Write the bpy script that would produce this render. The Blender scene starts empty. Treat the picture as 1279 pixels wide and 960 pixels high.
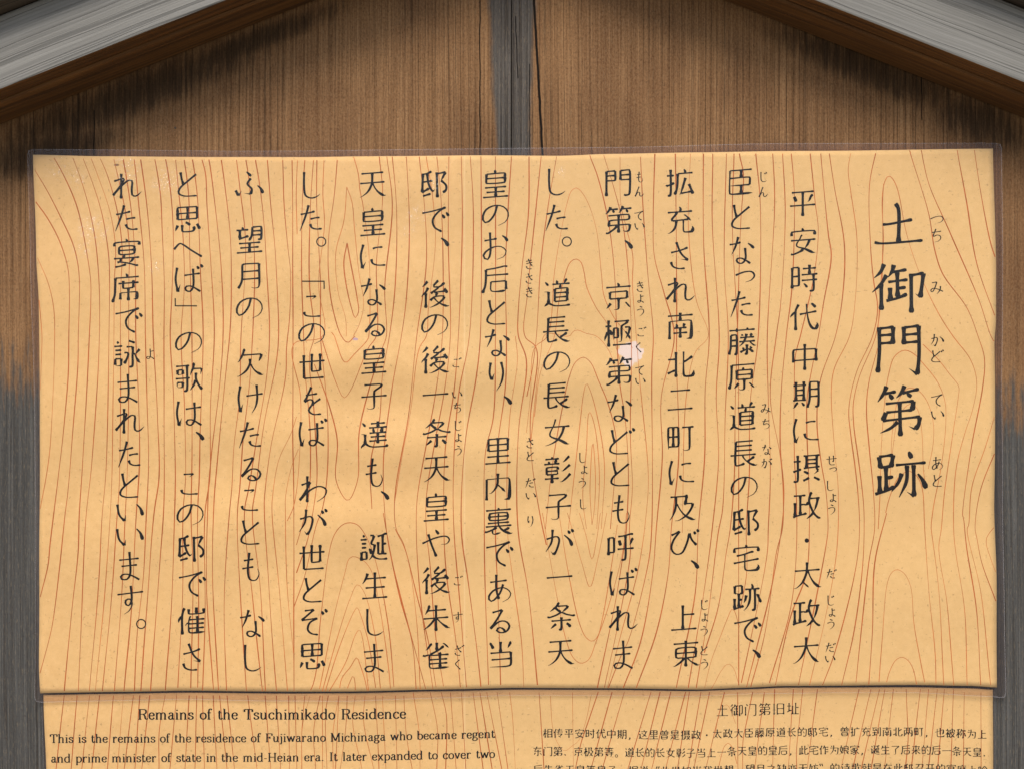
import bpy, math, random
from mathutils import Vector
random.seed(7)
R = math.radians
SC = bpy.context.scene
COL = SC.collection

# ------------------------------------------------------------------ camera, sky, sun, exposure
PX = 0.0005                      # metres on the board face per photo pixel
CAM_D = 0.62
cam_d = bpy.data.cameras.new('camera')
cam_d.sensor_width = 36.0
cam_d.lens = 36.0 * CAM_D / (1279 * PX)
cam_d.clip_start = 0.01
cam_d.clip_end = 500
cam = bpy.data.objects.new('camera', cam_d)
COL.objects.link(cam)
cam.location = (0, -CAM_D, 0)
cam.rotation_euler = (R(90), 0, 0)
SC.camera = cam

SUN_EL, SUN_AZ = R(50), R(-16)   # azimuth measured from straight behind the viewer, minus = left
world = bpy.data.worlds.new('World')
SC.world = world
world.use_nodes = True
wn = world.node_tree
bg = wn.nodes['Background']
sky = wn.nodes.new('ShaderNodeTexSky')
sky.sky_type = 'NISHITA'
sky.sun_disc = False
sky.sun_elevation = SUN_EL
sky.sun_rotation = math.pi - SUN_AZ
sky.air_density = 1.0
sky.dust_density = 2.0
# below the horizon the surroundings are pale sunlit ground, not sky
tc = wn.nodes.new('ShaderNodeTexCoord')
sx = wn.nodes.new('ShaderNodeSeparateXYZ')
wn.links.new(tc.outputs['Generated'], sx.inputs[0])
hz = wn.nodes.new('ShaderNodeMapRange')
hz.inputs[1].default_value, hz.inputs[2].default_value = -0.03, 0.01
wn.links.new(sx.outputs[2], hz.inputs[0])
mxw = wn.nodes.new('ShaderNodeMix')
mxw.data_type = 'RGBA'
wn.links.new(hz.outputs[0], mxw.inputs[0])
mxw.inputs[6].default_value = (2.1, 1.9, 1.6, 1)
wn.links.new(sky.outputs[0], mxw.inputs[7])
wn.links.new(mxw.outputs[2], bg.inputs[0])
bg.inputs[1].default_value = 0.10
sun_d = bpy.data.lights.new('sun', 'SUN')
sun_d.energy = 2.0
sun_d.angle = R(28)
sun_d.color = (1.0, 0.93, 0.82)
sun = bpy.data.objects.new('sun', sun_d)
COL.objects.link(sun)
to_sun = Vector((math.sin(SUN_AZ) * math.cos(SUN_EL), -math.cos(SUN_AZ) * math.cos(SUN_EL), math.sin(SUN_EL)))
sun.rotation_euler = to_sun.to_track_quat('Z', 'Y').to_euler()
SC.view_settings.view_transform = 'Standard'
SC.view_settings.look = 'None'
SC.view_settings.exposure = 1.20
SC.view_settings.gamma = 1.0
SC.view_settings.use_curve_mapping = False

# ------------------------------------------------------------------ helpers
def W(px, py, y=0.0):
    return ((px - 639.5) * PX, y, (480 - py) * PX)

def link(name, verts, faces, mats, parent=None, mat_idx=None, smooth=False, loc=None, rot=None):
    me = bpy.data.meshes.new(name)
    me.from_pydata([tuple(v) for v in verts], [], faces)
    for m in (mats if isinstance(mats, (list, tuple)) else [mats]):
        me.materials.append(m)
    if mat_idx:
        me.polygons.foreach_set('material_index', mat_idx)
    if smooth:
        me.polygons.foreach_set('use_smooth', [True] * len(faces))
    me.update()
    o = bpy.data.objects.new(name, me)
    COL.objects.link(o)
    if parent: o.parent = parent
    if loc: o.location = loc
    if rot: o.rotation_euler = rot
    return o

def thing(name, label, cat, loc=(0, 0, 0)):
    o = bpy.data.objects.new(name, None)
    COL.objects.link(o)
    o.empty_display_size = 0.02
    o.location = loc
    o['label'] = label
    o['category'] = cat
    return o

def bevel(o, w, seg=2):
    b = o.modifiers.new('bevel', 'BEVEL')
    b.width = w
    b.segments = seg
    b.limit_method = 'ANGLE'
    return o

def box(x0, x1, y0, y1, z0, z1):
    v = [(x0, y0, z0), (x1, y0, z0), (x1, y1, z0), (x0, y1, z0), (x0, y0, z1), (x1, y0, z1), (x1, y1, z1), (x0, y1, z1)]
    f = [(0, 1, 5, 4), (1, 2, 6, 5), (2, 3, 7, 6), (3, 0, 4, 7), (4, 5, 6, 7), (3, 2, 1, 0)]
    return v, f

# ------------------------------------------------------------------ materials
class NT:
    """short-hand for building a node tree"""
    def __init__(s, name):
        s.m = bpy.data.materials.new(name)
        s.m.use_nodes = True
        s.t = s.m.node_tree
        s.b = s.t.nodes['Principled BSDF']
        s.out = s.t.nodes['Material Output']
        s.co = s.t.nodes.new('ShaderNodeTexCoord').outputs['Object']
    def node(s, typ, **kw):
        n = s.t.nodes.new(typ)
        for k, v in kw.items(): setattr(n, k, v)
        return n
    def put(s, sock, v):
        if isinstance(v, bpy.types.NodeSocket): s.t.links.new(v, sock)
        elif v is not None: sock.default_value = v
    def math(s, op, a, b=None, c=None, clamp=False):
        n = s.node('ShaderNodeMath', operation=op, use_clamp=clamp)
        s.put(n.inputs[0], a); s.put(n.inputs[1], b)
        if c is not None: s.put(n.inputs[2], c)
        return n.outputs[0]
    def vscale(s, v, sc, off=(0, 0, 0)):
        n = s.node('ShaderNodeMapping')
        s.put(n.inputs[0], v)
        n.inputs['Scale'].default_value = sc
        n.inputs['Location'].default_value = off
        return n.outputs[0]
    def noise(s, v, scale=1.0, detail=4.0, rough=0.55, dist=0.0):
        n = s.node('ShaderNodeTexNoise')
        s.put(n.inputs['Vector'], v)
        n.inputs['Scale'].default_value = scale
        n.inputs['Detail'].default_value = detail
        n.inputs['Roughness'].default_value = rough
        n.inputs['Distortion'].default_value = dist
        return n.outputs['Fac']
    def ramp(s, v, stops, interp='LINEAR'):
        n = s.node('ShaderNodeValToRGB')
        s.put(n.inputs[0], v)
        cr = n.color_ramp
        cr.interpolation = interp
        while len(cr.elements) < len(stops): cr.elements.new(0.5)
        for e, (p, c) in zip(cr.elements, stops):
            e.position = p
            e.color = (c, c, c, 1) if isinstance(c, (int, float)) else (*c, 1)
        return n.outputs[0]
    def maprange(s, v, a, b, c=0.0, d=1.0, smooth=True):
        n = s.node('ShaderNodeMapRange', interpolation_type='SMOOTHSTEP' if smooth else 'LINEAR')
        s.put(n.inputs[0], v)
        for i, x in enumerate((a, b, c, d)): n.inputs[i + 1].default_value = x
        return n.outputs[0]
    def mix(s, f, a, b, mode='MIX'):
        n = s.node('ShaderNodeMix', data_type='RGBA', blend_type=mode)
        s.put(n.inputs[0], f)
        for i, x in ((6, a), (7, b)):
            s.put(n.inputs[i], (*x, 1) if isinstance(x, tuple) else x)
        return n.outputs[2]
    def xyz(s, v):
        n = s.node('ShaderNodeSeparateXYZ'); s.put(n.inputs[0], v)
        return n.outputs
    def comb(s, x, y, z):
        n = s.node('ShaderNodeCombineXYZ')
        for i, v in enumerate((x, y, z)): s.put(n.inputs[i], v)
        return n.outputs[0]
    def bump(s, h, strength, dist):
        n = s.node('ShaderNodeBump')
        n.inputs['Strength'].default_value = strength
        n.inputs['Distance'].default_value = dist
        s.put(n.inputs['Height'], h)
        s.t.links.new(n.outputs[0], s.b.inputs['Normal'])

def px_of(n, co):
    """photo-scale millimetre grid on the board face: object metres -> px units"""
    o = n.xyz(co)
    return n.math('MULTIPLY_ADD', o[0], 1 / PX, 639.5), n.math('MULTIPLY_ADD', o[2], -1 / PX, 480.0)

def plank_material():
    n = NT('weathered cedar planks')
    px, py = px_of(n, n.co)
    # long lazy wobble of the annual rings, narrow late-wood lines
    wob = n.noise(n.vscale(n.co, (6, 1, 1.6)), 1.0, 2, 0.5)
    xw = n.math('MULTIPLY_ADD', wob, 26.0, px)
    v1 = n.comb(n.math('MULTIPLY', xw, 0.125), 0.0, n.math('MULTIPLY', py, 0.0006))
    ring = n.noise(v1, 1.0, 1.5, 0.5)
    v2 = n.comb(n.math('MULTIPLY', xw, 0.42), 3.0, n.math('MULTIPLY', py, 0.004))
    fine = n.noise(v2, 1.0, 4, 0.65)
    v3 = n.comb(n.math('MULTIPLY', px, 0.9), 7.0, n.math('MULTIPLY', py, 0.09))
    fibre = n.noise(v3, 1.0, 3, 0.7)
    mott = n.noise(n.vscale(n.co, (26, 26, 15)), 1.0, 5, 0.6)
    speck = n.noise(n.vscale(n.co, (900, 900, 500)), 1.0, 3, 0.7)
    # distinct dark late-wood lines every ~9 px that fade in and out
    saw = n.math('PINGPONG', n.math('MULTIPLY_ADD', ring, 2.6, n.math('MULTIPLY', xw, 0.125)), 0.5)
    late = n.maprange(saw, 0.0, 0.15, 1.0, 0.0)
    late = n.math('MULTIPLY', late, n.maprange(n.noise(n.comb(n.math('MULTIPLY', px, 0.01), 1.0, n.math('MULTIPLY', py, 0.004)), 1.0, 3), 0.32, 0.62, 0.10, 1.0))
    brk = n.noise(n.comb(n.math('MULTIPLY', px, 0.35), 8.0, n.math('MULTIPLY', py, 0.018)), 1.0, 3, 0.6)
    late = n.math('MULTIPLY', late, n.maprange(brk, 0.30, 0.55, 0.25, 1.0))
    base = n.ramp(fine, [(0.30, (0.088, 0.041, 0.016)), (0.5, (0.192, 0.100, 0.044)), (0.72, (0.330, 0.190, 0.092))])
    base = n.mix(n.maprange(mott, 0.3, 0.7, 0.0, 0.7), base, n.mix(0.62, base, (0.10, 0.045, 0.02)))
    broad = n.noise(n.comb(n.math('MULTIPLY', px, 0.011), 0.0, n.math('MULTIPLY', py, 0.007)), 1.0, 4, 0.55)
    base = n.mix(n.maprange(broad, 0.36, 0.66, 0.0, 0.75), base, n.mix(0.55, base, (0.055, 0.021, 0.009)))
    cross = n.noise(n.comb(n.math('MULTIPLY', px, 0.42), 4.0, n.math('MULTIPLY', py, 0.30)), 1.0, 4, 0.75)
    base = n.mix(n.maprange(cross, 0.35, 0.65, 0.0, 0.9), n.mix(0.22, base, (0.26, 0.16, 0.080)), n.mix(0.28, base, (0.03, 0.012, 0.005)))
    grey = n.ramp(fine, [(0.28, (0.025, 0.0245, 0.0235)), (0.5, (0.048, 0.0465, 0.044)), (0.74, (0.088, 0.086, 0.082))])
    # silvered lower part: the roof keeps the rain off the top
    side = n.maprange(px, 500.0, 800.0, 0.0, 1.0)
    lim = n.math('MULTIPLY_ADD', side, 35.0, 470.0)
    jag = n.noise(n.comb(n.math('MULTIPLY', px, 0.16), 0.0, n.math('MULTIPLY', py, 0.02)), 1.0, 4, 0.6)
    d = n.math('SUBTRACT', n.math('MULTIPLY_ADD', jag, 230.0, py), n.math('ADD', lim, 115.0))
    low = n.maprange(d, -42.0, 42.0)
    # rain has run down the joint and silvered a strip on both sides of it
    wb = n.noise(n.comb(n.math('MULTIPLY', px, 0.05), 2.0, n.math('MULTIPLY', py, 0.012)), 1.0, 4, 0.7)
    wide = n.math('MULTIPLY_ADD', wb, 16.0, n.math('ABSOLUTE', n.math('SUBTRACT', n.math('MULTIPLY_ADD', py, -0.02, px), 638.0)))
    taper = n.maprange(py, -20.0, 190.0, 37.0, 27.0, smooth=False)
    strip = n.math('SUBTRACT', 1.0, n.maprange(n.math('SUBTRACT', wide, taper), -3.0, 6.0))
    g = n.math('MAXIMUM', low, n.math('MULTIPLY', strip, 0.93))
    col = n.mix(g, base, grey)
    # black mould mixed with painted eaves shade, in blotches ragged along the grain
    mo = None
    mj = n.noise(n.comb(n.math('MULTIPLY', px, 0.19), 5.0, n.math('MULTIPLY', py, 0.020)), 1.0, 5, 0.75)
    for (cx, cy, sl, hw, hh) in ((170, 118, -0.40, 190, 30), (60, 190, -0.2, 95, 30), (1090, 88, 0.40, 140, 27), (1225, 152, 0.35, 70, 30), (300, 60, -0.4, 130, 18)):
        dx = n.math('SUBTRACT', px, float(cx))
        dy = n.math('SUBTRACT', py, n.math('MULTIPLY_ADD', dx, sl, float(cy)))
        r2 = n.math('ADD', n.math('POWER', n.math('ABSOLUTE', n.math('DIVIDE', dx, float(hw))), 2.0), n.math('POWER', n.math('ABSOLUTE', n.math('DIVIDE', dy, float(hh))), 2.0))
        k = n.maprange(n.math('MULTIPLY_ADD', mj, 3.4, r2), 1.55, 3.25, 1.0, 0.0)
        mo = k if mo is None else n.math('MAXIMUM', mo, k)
    col = n.mix(n.math('MULTIPLY', late, 0.82), col, n.mix(0.75, col, (0.012, 0.007, 0.004)))
    col = n.mix(n.maprange(fibre, 0.50, 0.72, 0.0, 0.55), col, n.mix(0.42, col, (0.28, 0.20, 0.12)))
    col = n.mix(n.maprange(speck, 0.53, 0.70, 0.0, 0.75), col, n.mix(0.6, col, (0.02, 0.012, 0.008)))
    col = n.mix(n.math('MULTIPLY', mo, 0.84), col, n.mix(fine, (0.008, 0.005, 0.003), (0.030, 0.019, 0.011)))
    # splits
    cr = None
    for (a, b, w, y0, y1) in ((667.0, 0.056, 1.35, -600, 1800), (599.5, 0.0, 0.6, -600, 1800), (643.0, 0.04, 0.55, 20, 98), (117.5, 0.0, 0.6, 138, 1800), (661, 0.005, .5, 80, 230), (1150, 0.01, .5, 70, 150)):
        wv = n.math('MULTIPLY_ADD', n.noise(n.comb(float(a), 0.0, n.math('MULTIPLY', py, 0.03)), 1.0, 3), 3.0, -1.5)
        e = n.math('ABSOLUTE', n.math('SUBTRACT', n.math('SUBTRACT', px, n.math('MULTIPLY_ADD', py, b, a)), wv))
        k = n.maprange(e, w * 0.55, w * 1.25, 1.0, 0.0)
        k = n.math('MULTIPLY', k, n.math('MULTIPLY', n.math('GREATER_THAN', py, float(y0)), n.math('LESS_THAN', py, float(y1))))
        cr = k if cr is None else n.math('MAXIMUM', cr, k)
    col = n.mix(cr, col, (0.006, 0.004, 0.003))
    n.put(n.b.inputs['Base Color'], col)
    n.b.inputs['Roughness'].default_value = 0.78
    n.b.inputs['Specular IOR Level'].default_value = 0.08
    h = n.math('ADD', n.math('MULTIPLY', fine, 0.5), n.math('MULTIPLY', fibre, 0.25))
    h = n.math('SUBTRACT', h, n.math('MULTIPLY', late, 0.45))
    h = n.math('SUBTRACT', h, n.math('MULTIPLY', cr, 2.0))
    n.bump(h, 0.9, 0.0008)
    return n.m

def eaves_material(name, dark, mid, light, sp=0.5):
    """timber with the grain along its own x axis"""
    n = NT(name)
    o = n.xyz(n.co)
    across = n.math('ADD', n.math('MULTIPLY', o[2], 2000.0), n.math('MULTIPLY', o[1], 1300.0))
    along = n.math('MULTIPLY', o[0], 2000.0)
    wob = n.noise(n.vscale(n.co, (7, 2, 2)), 1.0, 2)
    a2 = n.math('MULTIPLY_ADD', wob, 9.0, across)
    fine = n.noise(n.comb(n.math('MULTIPLY', along, 0.004), 0.0, n.math('MULTIPLY', a2, 0.42)), 1.0, 4, 0.6)
    ring = n.noise(n.comb(n.math('MULTIPLY', along, 0.0012), 4.0, n.math('MULTIPLY', a2, 0.11)), 1.0, 2, 0.5)
    saw = n.math('PINGPONG', n.math('MULTIPLY_ADD', ring, 4.0, n.math('MULTIPLY', a2, 0.045)), 0.5)
    late = n.maprange(saw, 0.0, 0.2, 1.0, 0.0)
    fibre = n.noise(n.comb(n.math('MULTIPLY', along, 0.07), 9.0, n.math('MULTIPLY', across, 0.9)), 1.0, 3, 0.7)
    mott = n.noise(n.vscale(n.co, (18, 40, 40)), 1.0, 4)
    col = n.ramp(fine, [(0.30, dark), (0.5, mid), (0.72, light)])
    col = n.mix(n.maprange(mott, 0.35, 0.7, 0.0, 0.5), col, n.mix(0.5, col, dark))
    col = n.mix(n.math('MULTIPLY', late, 0.75), col, n.mix(0.65, col, tuple(c * 0.25 for c in dark)))
    col = n.mix(n.maprange(fibre, 0.5, 0.85, 0.0, 0.2), col, light)
    n.put(n.b.inputs['Base Color'], col)
    n.b.inputs['Roughness'].default_value = 0.72
    n.b.inputs['Specular IOR Level'].default_value = 0.3
    h = n.math('SUBTRACT', n.math('ADD', n.math('MULTIPLY', fine, 0.5), n.math('MULTIPLY', fibre, 0.3)), n.math('MULTIPLY', late, 0.5))
    n.bump(h, 0.7, 0.0005)
    return n.m

def paper_material(name, spot):
    n = NT(name)
    px, py = px_of(n, n.co)
    big = n.noise(n.vscale(n.co, (9, 9, 9)), 1.0, 4, 0.5)
    pulp = n.noise(n.vscale(n.co, (230, 230, 230)), 1.0, 5, 0.75)
    speck = n.noise(n.vscale(n.co, (620, 620, 480)), 1.0, 2, 0.5)
    light = n.noise(n.vscale(n.co, (420, 420, 520), (3, 1, 9)), 1.0, 3, 0.6)
    col = n.ramp(pulp, [(0.25, (0.605, 0.374, 0.156)), (0.5, (0.660, 0.422, 0.180)), (0.78, (0.720, 0.478, 0.222))])
    col = n.mix(n.maprange(big, 0.35, 0.65, 0.0, 0.35), col, (0.630, 0.395, 0.168))
    # the right half is a second print: a touch paler and yellower right of its seam
    seam = n.maprange(px, 579.5, 581.5, 0.0, 1.0, smooth=False)
    col = n.mix(n.math('MULTIPLY', seam, 0.30), col, (0.635, 0.442, 0.204))
    edge = n.maprange(n.math('ABSOLUTE', n.math('SUBTRACT', px, 580.5)), 0.5, 1.3, 0.30, 0.0)
    col = n.mix(edge, col, (0.76, 0.58, 0.33))
    col = n.mix(n.maprange(speck, 0.66, 0.74, 0.0, 0.5), col, (0.33, 0.20, 0.085))
    col = n.mix(n.maprange(light, 0.64, 0.78, 0.0, 0.4), col, (0.79, 0.60, 0.35))
    # paper fibres: sparse short dark flecks
    fl = n.noise(n.vscale(n.co, (330, 200, 950), (1, 5, 2)), 1.0, 1, 0.4, 1.2)
    col = n.mix(n.maprange(fl, 0.735, 0.775, 0.0, 0.42), col, (0.24, 0.14, 0.06))
    if spot:
        for (cx, cy, rx, ry, c, f) in ((788, 441, 15, 15.5, (0.68, 0.575, 0.555), 0.80), (445, 424, 4.5, 2.2, (0.33, 0.24, 0.40), 0.7), (149, 208, 3.2, 1.6, (0.12, 0.05, 0.03), 0.8)):
            wn_ = n.noise(n.vscale(n.co, (140, 140, 140), (cx, 0, cy)), 1.0, 3)
            a = n.math('POWER', n.math('ABSOLUTE', n.math('DIVIDE', n.math('SUBTRACT', px, float(cx)), float(rx))), 2.0)
            b = n.math('POWER', n.math('ABSOLUTE', n.math('DIVIDE', n.math('SUBTRACT', py, float(cy)), float(ry))), 2.0)
            k = n.maprange(n.math('ADD', n.math('ADD', a, b), n.math('MULTIPLY_ADD', wn_, 3.2, -1.6)), 0.80, 1.12, 1.0, 0.0)
            col = n.mix(n.math('MULTIPLY', k, f), col, c)
    n.put(n.b.inputs['Base Color'], col)
    n.b.inputs['Roughness'].default_value = 0.8
    n.b.inputs['Specular IOR Level'].default_value = 0.1
    return n.m

def print_material(name, c, rough=0.7):
    n = NT(name)
    v = n.noise(n.vscale(n.co, (160, 160, 160)), 1.0, 3)
    n.put(n.b.inputs['Base Color'], n.mix(n.maprange(v, 0.3, 0.7), c, tuple(min(1, x * 1.45 + 0.004) for x in c)))
    n.b.inputs['Roughness'].default_value = rough
    n.b.inputs['Specular IOR Level'].default_value = 0.1
    return n.m

def film_material(name, haze, tint, rough, bubbles=False, amt=0.5):
    """clear laminating film: lets the print through, adds a thin gloss and a little haze"""
    n = NT(name)
    n.t.nodes.remove(n.b)
    tr = n.node('ShaderNodeBsdfTransparent'); tr.inputs[0].default_value = (*tint, 1)
    df = n.node('ShaderNodeBsdfDiffuse'); df.inputs[0].default_value = (0.60, 0.56, 0.60, 1)
    gl = n.node('ShaderNodeBsdfGlossy'); gl.inputs['Roughness'].default_value = rough
    fr = n.node('ShaderNodeFresnel'); fr.inputs['IOR'].default_value = 1.35
    bp = n.node('ShaderNodeBump')
    h = n.noise(n.vscale(n.co, (60, 60, 60)), 1.0, 3)
    if bubbles:
        px, py = px_of(n, n.co)
        # patches where the film has come away from the paper in tiny blisters
        m = None
        for (cx, cy, r) in ((78, 214, 20), (100, 226, 15), (160, 214, 22), (210, 228, 24), (120, 290, 26), (105, 312, 15), (196, 335, 12), (522, 272, 17), (510, 292, 12), (545, 232, 10), (700, 218, 9)):
            a = n.math('POWER', n.math('SUBTRACT', px, float(cx)), 2.0)
            b = n.math('POWER', n.math('SUBTRACT', py, float(cy)), 2.0)
            k = n.maprange(n.math('SQRT', n.math('ADD', a, b)), 0.15 * r, 1.25 * r, 1.0, 0.0)
            m = k if m is None else n.math('MAXIMUM', m, k)
        bl = n.noise(n.vscale(n.co, (650, 650, 650)), 1.0, 3, 0.7)
        bl = n.maprange(bl, 0.50, 0.68)
        h = n.math('ADD', n.math('MULTIPLY', h, 0.25), n.math('MULTIPLY', n.math('MULTIPLY', bl, m), 0.55))
    bp.inputs['Strength'].default_value = amt
    bp.inputs['Distance'].default_value = 0.0006
    n.put(bp.inputs['Height'], h)
    n.t.links.new(bp.outputs[0], gl.inputs['Normal'])
    n.t.links.new(bp.outputs[0], fr.inputs['Normal'])
    ff = n.math('MULTIPLY', fr.outputs[0], 0.6)
    if bubbles: ff = n.math('ADD', ff, n.math('MULTIPLY', n.math('MULTIPLY', bl, m), 0.16), clamp=True)
    m1 = n.node('ShaderNodeMixShader'); m1.inputs[0].default_value = haze
    n.t.links.new(tr.outputs[0], m1.inputs[1]); n.t.links.new(df.outputs[0], m1.inputs[2])
    m2 = n.node('ShaderNodeMixShader'); n.t.links.new(ff, m2.inputs[0])
    n.t.links.new(m1.outputs[0], m2.inputs[1]); n.t.links.new(gl.outputs[0], m2.inputs[2])
    n.t.links.new(m2.outputs[0], n.out.inputs[0])
    return n.m

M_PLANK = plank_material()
M_BARGE = eaves_material('silvered bargeboard timber', (0.100, 0.096, 0.088), (0.138, 0.133, 0.122), (0.178, 0.172, 0.159))
M_RAFT = eaves_material('brown rafter timber', (0.042, 0.016, 0.003), (0.092, 0.038, 0.008), (0.145, 0.064, 0.017))
M_ROOF = eaves_material('dark roof boarding', (0.030, 0.022, 0.015), (0.055, 0.040, 0.028), (0.085, 0.065, 0.045))
M_PAPER = paper_material('tan wood print paper', True)
M_PAPER2 = paper_material('tan wood print paper of the lower sheet', False)
M_GRAIN = print_material('red brown printed grain', (0.320, 0.080, 0.017))
M_GRAIN2 = print_material('pale red brown printed grain', (0.390, 0.122, 0.032))
M_INK = print_material('black printing ink', (0.004, 0.003, 0.003))
M_FILM = film_material('clear laminating film', 0.012, (0.985, 0.98, 0.975), 0.16, True, 0.55)
M_FILM2 = film_material('clear laminating film of the lower sheet', 0.012, (0.985, 0.98, 0.975), 0.16, False, 0.3)
M_SEAL = film_material('sealed film margin', 0.016, (0.89, 0.825, 0.81), 0.28, False, 0.5)
M_RIM = film_material('cut edge of the film', 0.14, (0.9, 0.9, 0.9), 0.2, False, 0.3)  # brighter haze paints a highlight line along the film edge

# ------------------------------------------------------------------ the board
board = thing('notice_board', 'weathered wooden notice board with gabled eaves, brown above and silver grey below', 'notice board', (0, 0.03, -0.62))
BO = Vector(board.location)
def plank(x0, x1):
    a, b = W(x0, 1400), W(x1, -170)
    v, f = box(a[0], b[0], 0.0, 0.022, a[2], b[2])
    o = link('plank', [Vector(p) for p in v], f, M_PLANK, board)
    o.location = -BO
    return bevel(o, 0.0006)
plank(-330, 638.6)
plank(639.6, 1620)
bv, bf = box(W(560, 0)[0], W(720, 0)[0], 0.0225, 0.04, W(0, 1390)[2], W(0, -160)[2])
bevel(link('joint_backing', [Vector(p) - BO for p in bv], bf, M_ROOF, board), 0.001)  # unseen backing added behind the planks to keep their joint dark

def rake(side):
    """one slope of the gable: bargeboard in front, rafter behind it, roof boarding on top; built along its own x axis"""
    K = 1.0 - 0.0427 / CAM_D                   # front plane of the bargeboard is nearer the camera than the board
    ax, ay = 650.0, -144.0
    slope = 0.393 if side > 0 else 0.3935
    apx = ((ax - 639.5) * PX * K, (480 - ay) * PX * K)
    ang = math.atan(slope)
    L = 0.62
    yf = -0.0427
    parts = []
    # bargeboard: local z = 0 is its lower edge
    def put(name, prof, y0, y1, mat, x0=0.0, bw=0.0008):
        z0, z1 = prof
        v, f = box(x0, L, y0, y1, z0, z1)
        # mitre both ends at the ridge to a plumb cut
        v = [(p[0] - (p[2] * math.tan(ang) if p[0] == x0 else 0), p[1], p[2]) for p in v]
        if side < 0:
            v = [(-p[0], p[1], p[2]) for p in v]
            f = [tuple(reversed(q)) for q in f]
        idx = None
        if name == 'bargeboard':         # only the weathered face is silvered; the sheltered underside stayed brown
            mat, idx = [mat, M_RAFT], [1 if q == 5 else 0 for q in range(6)]
        o = link(name, v, f, mat, board, idx)
        o.location = Vector((apx[0], 0, apx[1])) - BO
        o.rotation_euler = (0, ang if side > 0 else -ang, 0)
        return bevel(o, bw, 2)
    put('bargeboard', (0.0, 0.0403), yf, yf + 0.0135, M_BARGE, 0.0, 0.0012)
    put('rafter', (-0.0012, 0.0395), yf + 0.0142, -0.0006, M_RAFT, 0.001, 0.0015)
    put('roof_board', (0.0409, 0.0555), yf - 0.013, 0.03, M_ROOF, 0.002, 0.001)
rake(-1)
rake(1)
# a nail hole left of the joint
nv = [Vector(W(219, 160, -0.0004)) - BO + Vector((math.cos(a) * 0.0006, 0, math.sin(a) * 0.0007)) for a in [k * math.pi / 4 for k in range(8)]]
nv2 = [Vector((p.x, p.y + 0.0012, p.z)) for p in nv]
link('nail', nv + nv2, [tuple(range(8))] + [(k, k + 8, (k + 1) % 8 + 8, (k + 1) % 8) for k in range(8)], M_ROOF, board)

# ------------------------------------------------------------------ the two laminated sheets
def interp(tab, t):
    """smooth-ish interpolation in a table of (position, value)"""
    if t <= tab[0][0]: 
        (a, b), (c, d) = tab[0], tab[1]
        return b if t < a - 1e-9 and len(tab) < 2 else b + (d - b) * (t - a) / (c - a) * (1 if t >= a else 0)
    for (a, b), (c, d) in zip(tab, tab[1:]):
        if t <= c:
            k = (t - a) / (c - a)
            k = k * k * (3 - 2 * k) * 0.5 + k * 0.5
            return b + (d - b) * k
    return tab[-1][1]

P_TOP = [(42, 194), (120, 195.6), (200, 196), (380, 196), (460, 195.4), (600, 194.6), (700, 195), (760, 192.5), (860, 190.5), (979, 188.7), (1040, 188.6), (1240, 186)]
P_BOT = [(50, 865), (150, 863.6), (240, 862.4), (363, 863.4), (440, 862.7), (560, 860), (640, 858.4), (760, 859.4), (875, 861), (930, 858.6), (979, 856.2), (1140, 854.6), (1213, 855.8), (1245, 858)]
P_LEF = [(194, 42), (323, 45.5), (374, 48.6), (520, 50), (830, 48.6), (865, 50)]
P_RIG = [(186, 1240), (330, 1244), (403, 1243.6), (425, 1242), (480, 1243), (632, 1242), (722, 1244.6), (858, 1245.4)]
F_TOP = [(35, 187), (320, 188.6), (560, 186.6), (760, 184.4), (960, 179.4), (1251, 179.2)]
F_BOT = [(45, 877), (60, 876.4), (160, 874.6), (240, 873.6), (340, 875.6), (430, 875.4), (560, 871), (640, 868), (760, 869), (860, 870), (940, 866.6), (1060, 864.6), (1140, 864.6), (1240, 870), (1257, 872.4)]
F_LEF = [(187, 35), (323, 38), (520, 43.4), (700, 44), (830, 44), (877, 43)]
F_RIG = [(179, 1251), (320, 1252.4), (500, 1251.4), (700, 1253.4), (872, 1257)]
Q_TOP = [(54, 867.2), (62, 867.4), (150, 866), (240, 865), (363, 866), (440, 865.2), (560, 862.6), (640, 861), (760, 861.6), (860, 863.2), (930, 861), (979, 858.6), (1140, 858.4), (1213, 860), (1240.5, 861.8)]
Q_BOT = [(70, 1330), (1243, 1330)]
Q_LEF = [(867, 54), (960, 57.3), (1330, 70)]
Q_RIG = [(861, 1240.5), (960, 1240.8), (1330, 1243)]
G_TOP = [(43, 857), (300, 855), (640, 851), (900, 852), (1251, 850)]
G_BOT = [(58, 1342), (1254, 1342)]
G_LEF = [(857, 51), (960, 54.5), (1342, 66)]
G_RIG = [(850, 1241.8), (960, 1242.6), (1342, 1246)]

def gauss(x, c, s): return math.exp(-((x - c) / s) ** 2)

def swell(px, py):
    """how far (m) the cockled upper sheet stands off the board"""
    a = 0.55 + 0.45 * math.sin(px * 0.0055 + 0.8)
    h = 0.00056 * math.sin(py * 0.058 + 0.9 * math.sin(px * 0.006) + 0.4) * (gauss(px, 470, 190) + 0.65 * gauss(px, 735, 110)) * gauss(py, 540, 170)
    h += 0.00030 * math.sin(py * 0.037 + px * 0.004 + 1.0) * a * gauss(py, 640, 300)
    h += 0.00060 * math.sin(px * 0.0105 + 0.6 + 0.002 * py)
    h += 0.00050 * gauss(px, 505, 60) * math.sin((py - 200) * 0.045) * gauss(py, 230, 90)
    h += 0.0006 * (gauss(py, 190, 60) + 0.15 * gauss(py, 870, 50)) * (0.5 + 0.5 * math.sin(px * 0.0135 + 0.5))
    h += 0.00022 * math.sin(px * 0.045 + py * 0.03) * gauss(px, 330, 300)
    return h

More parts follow.
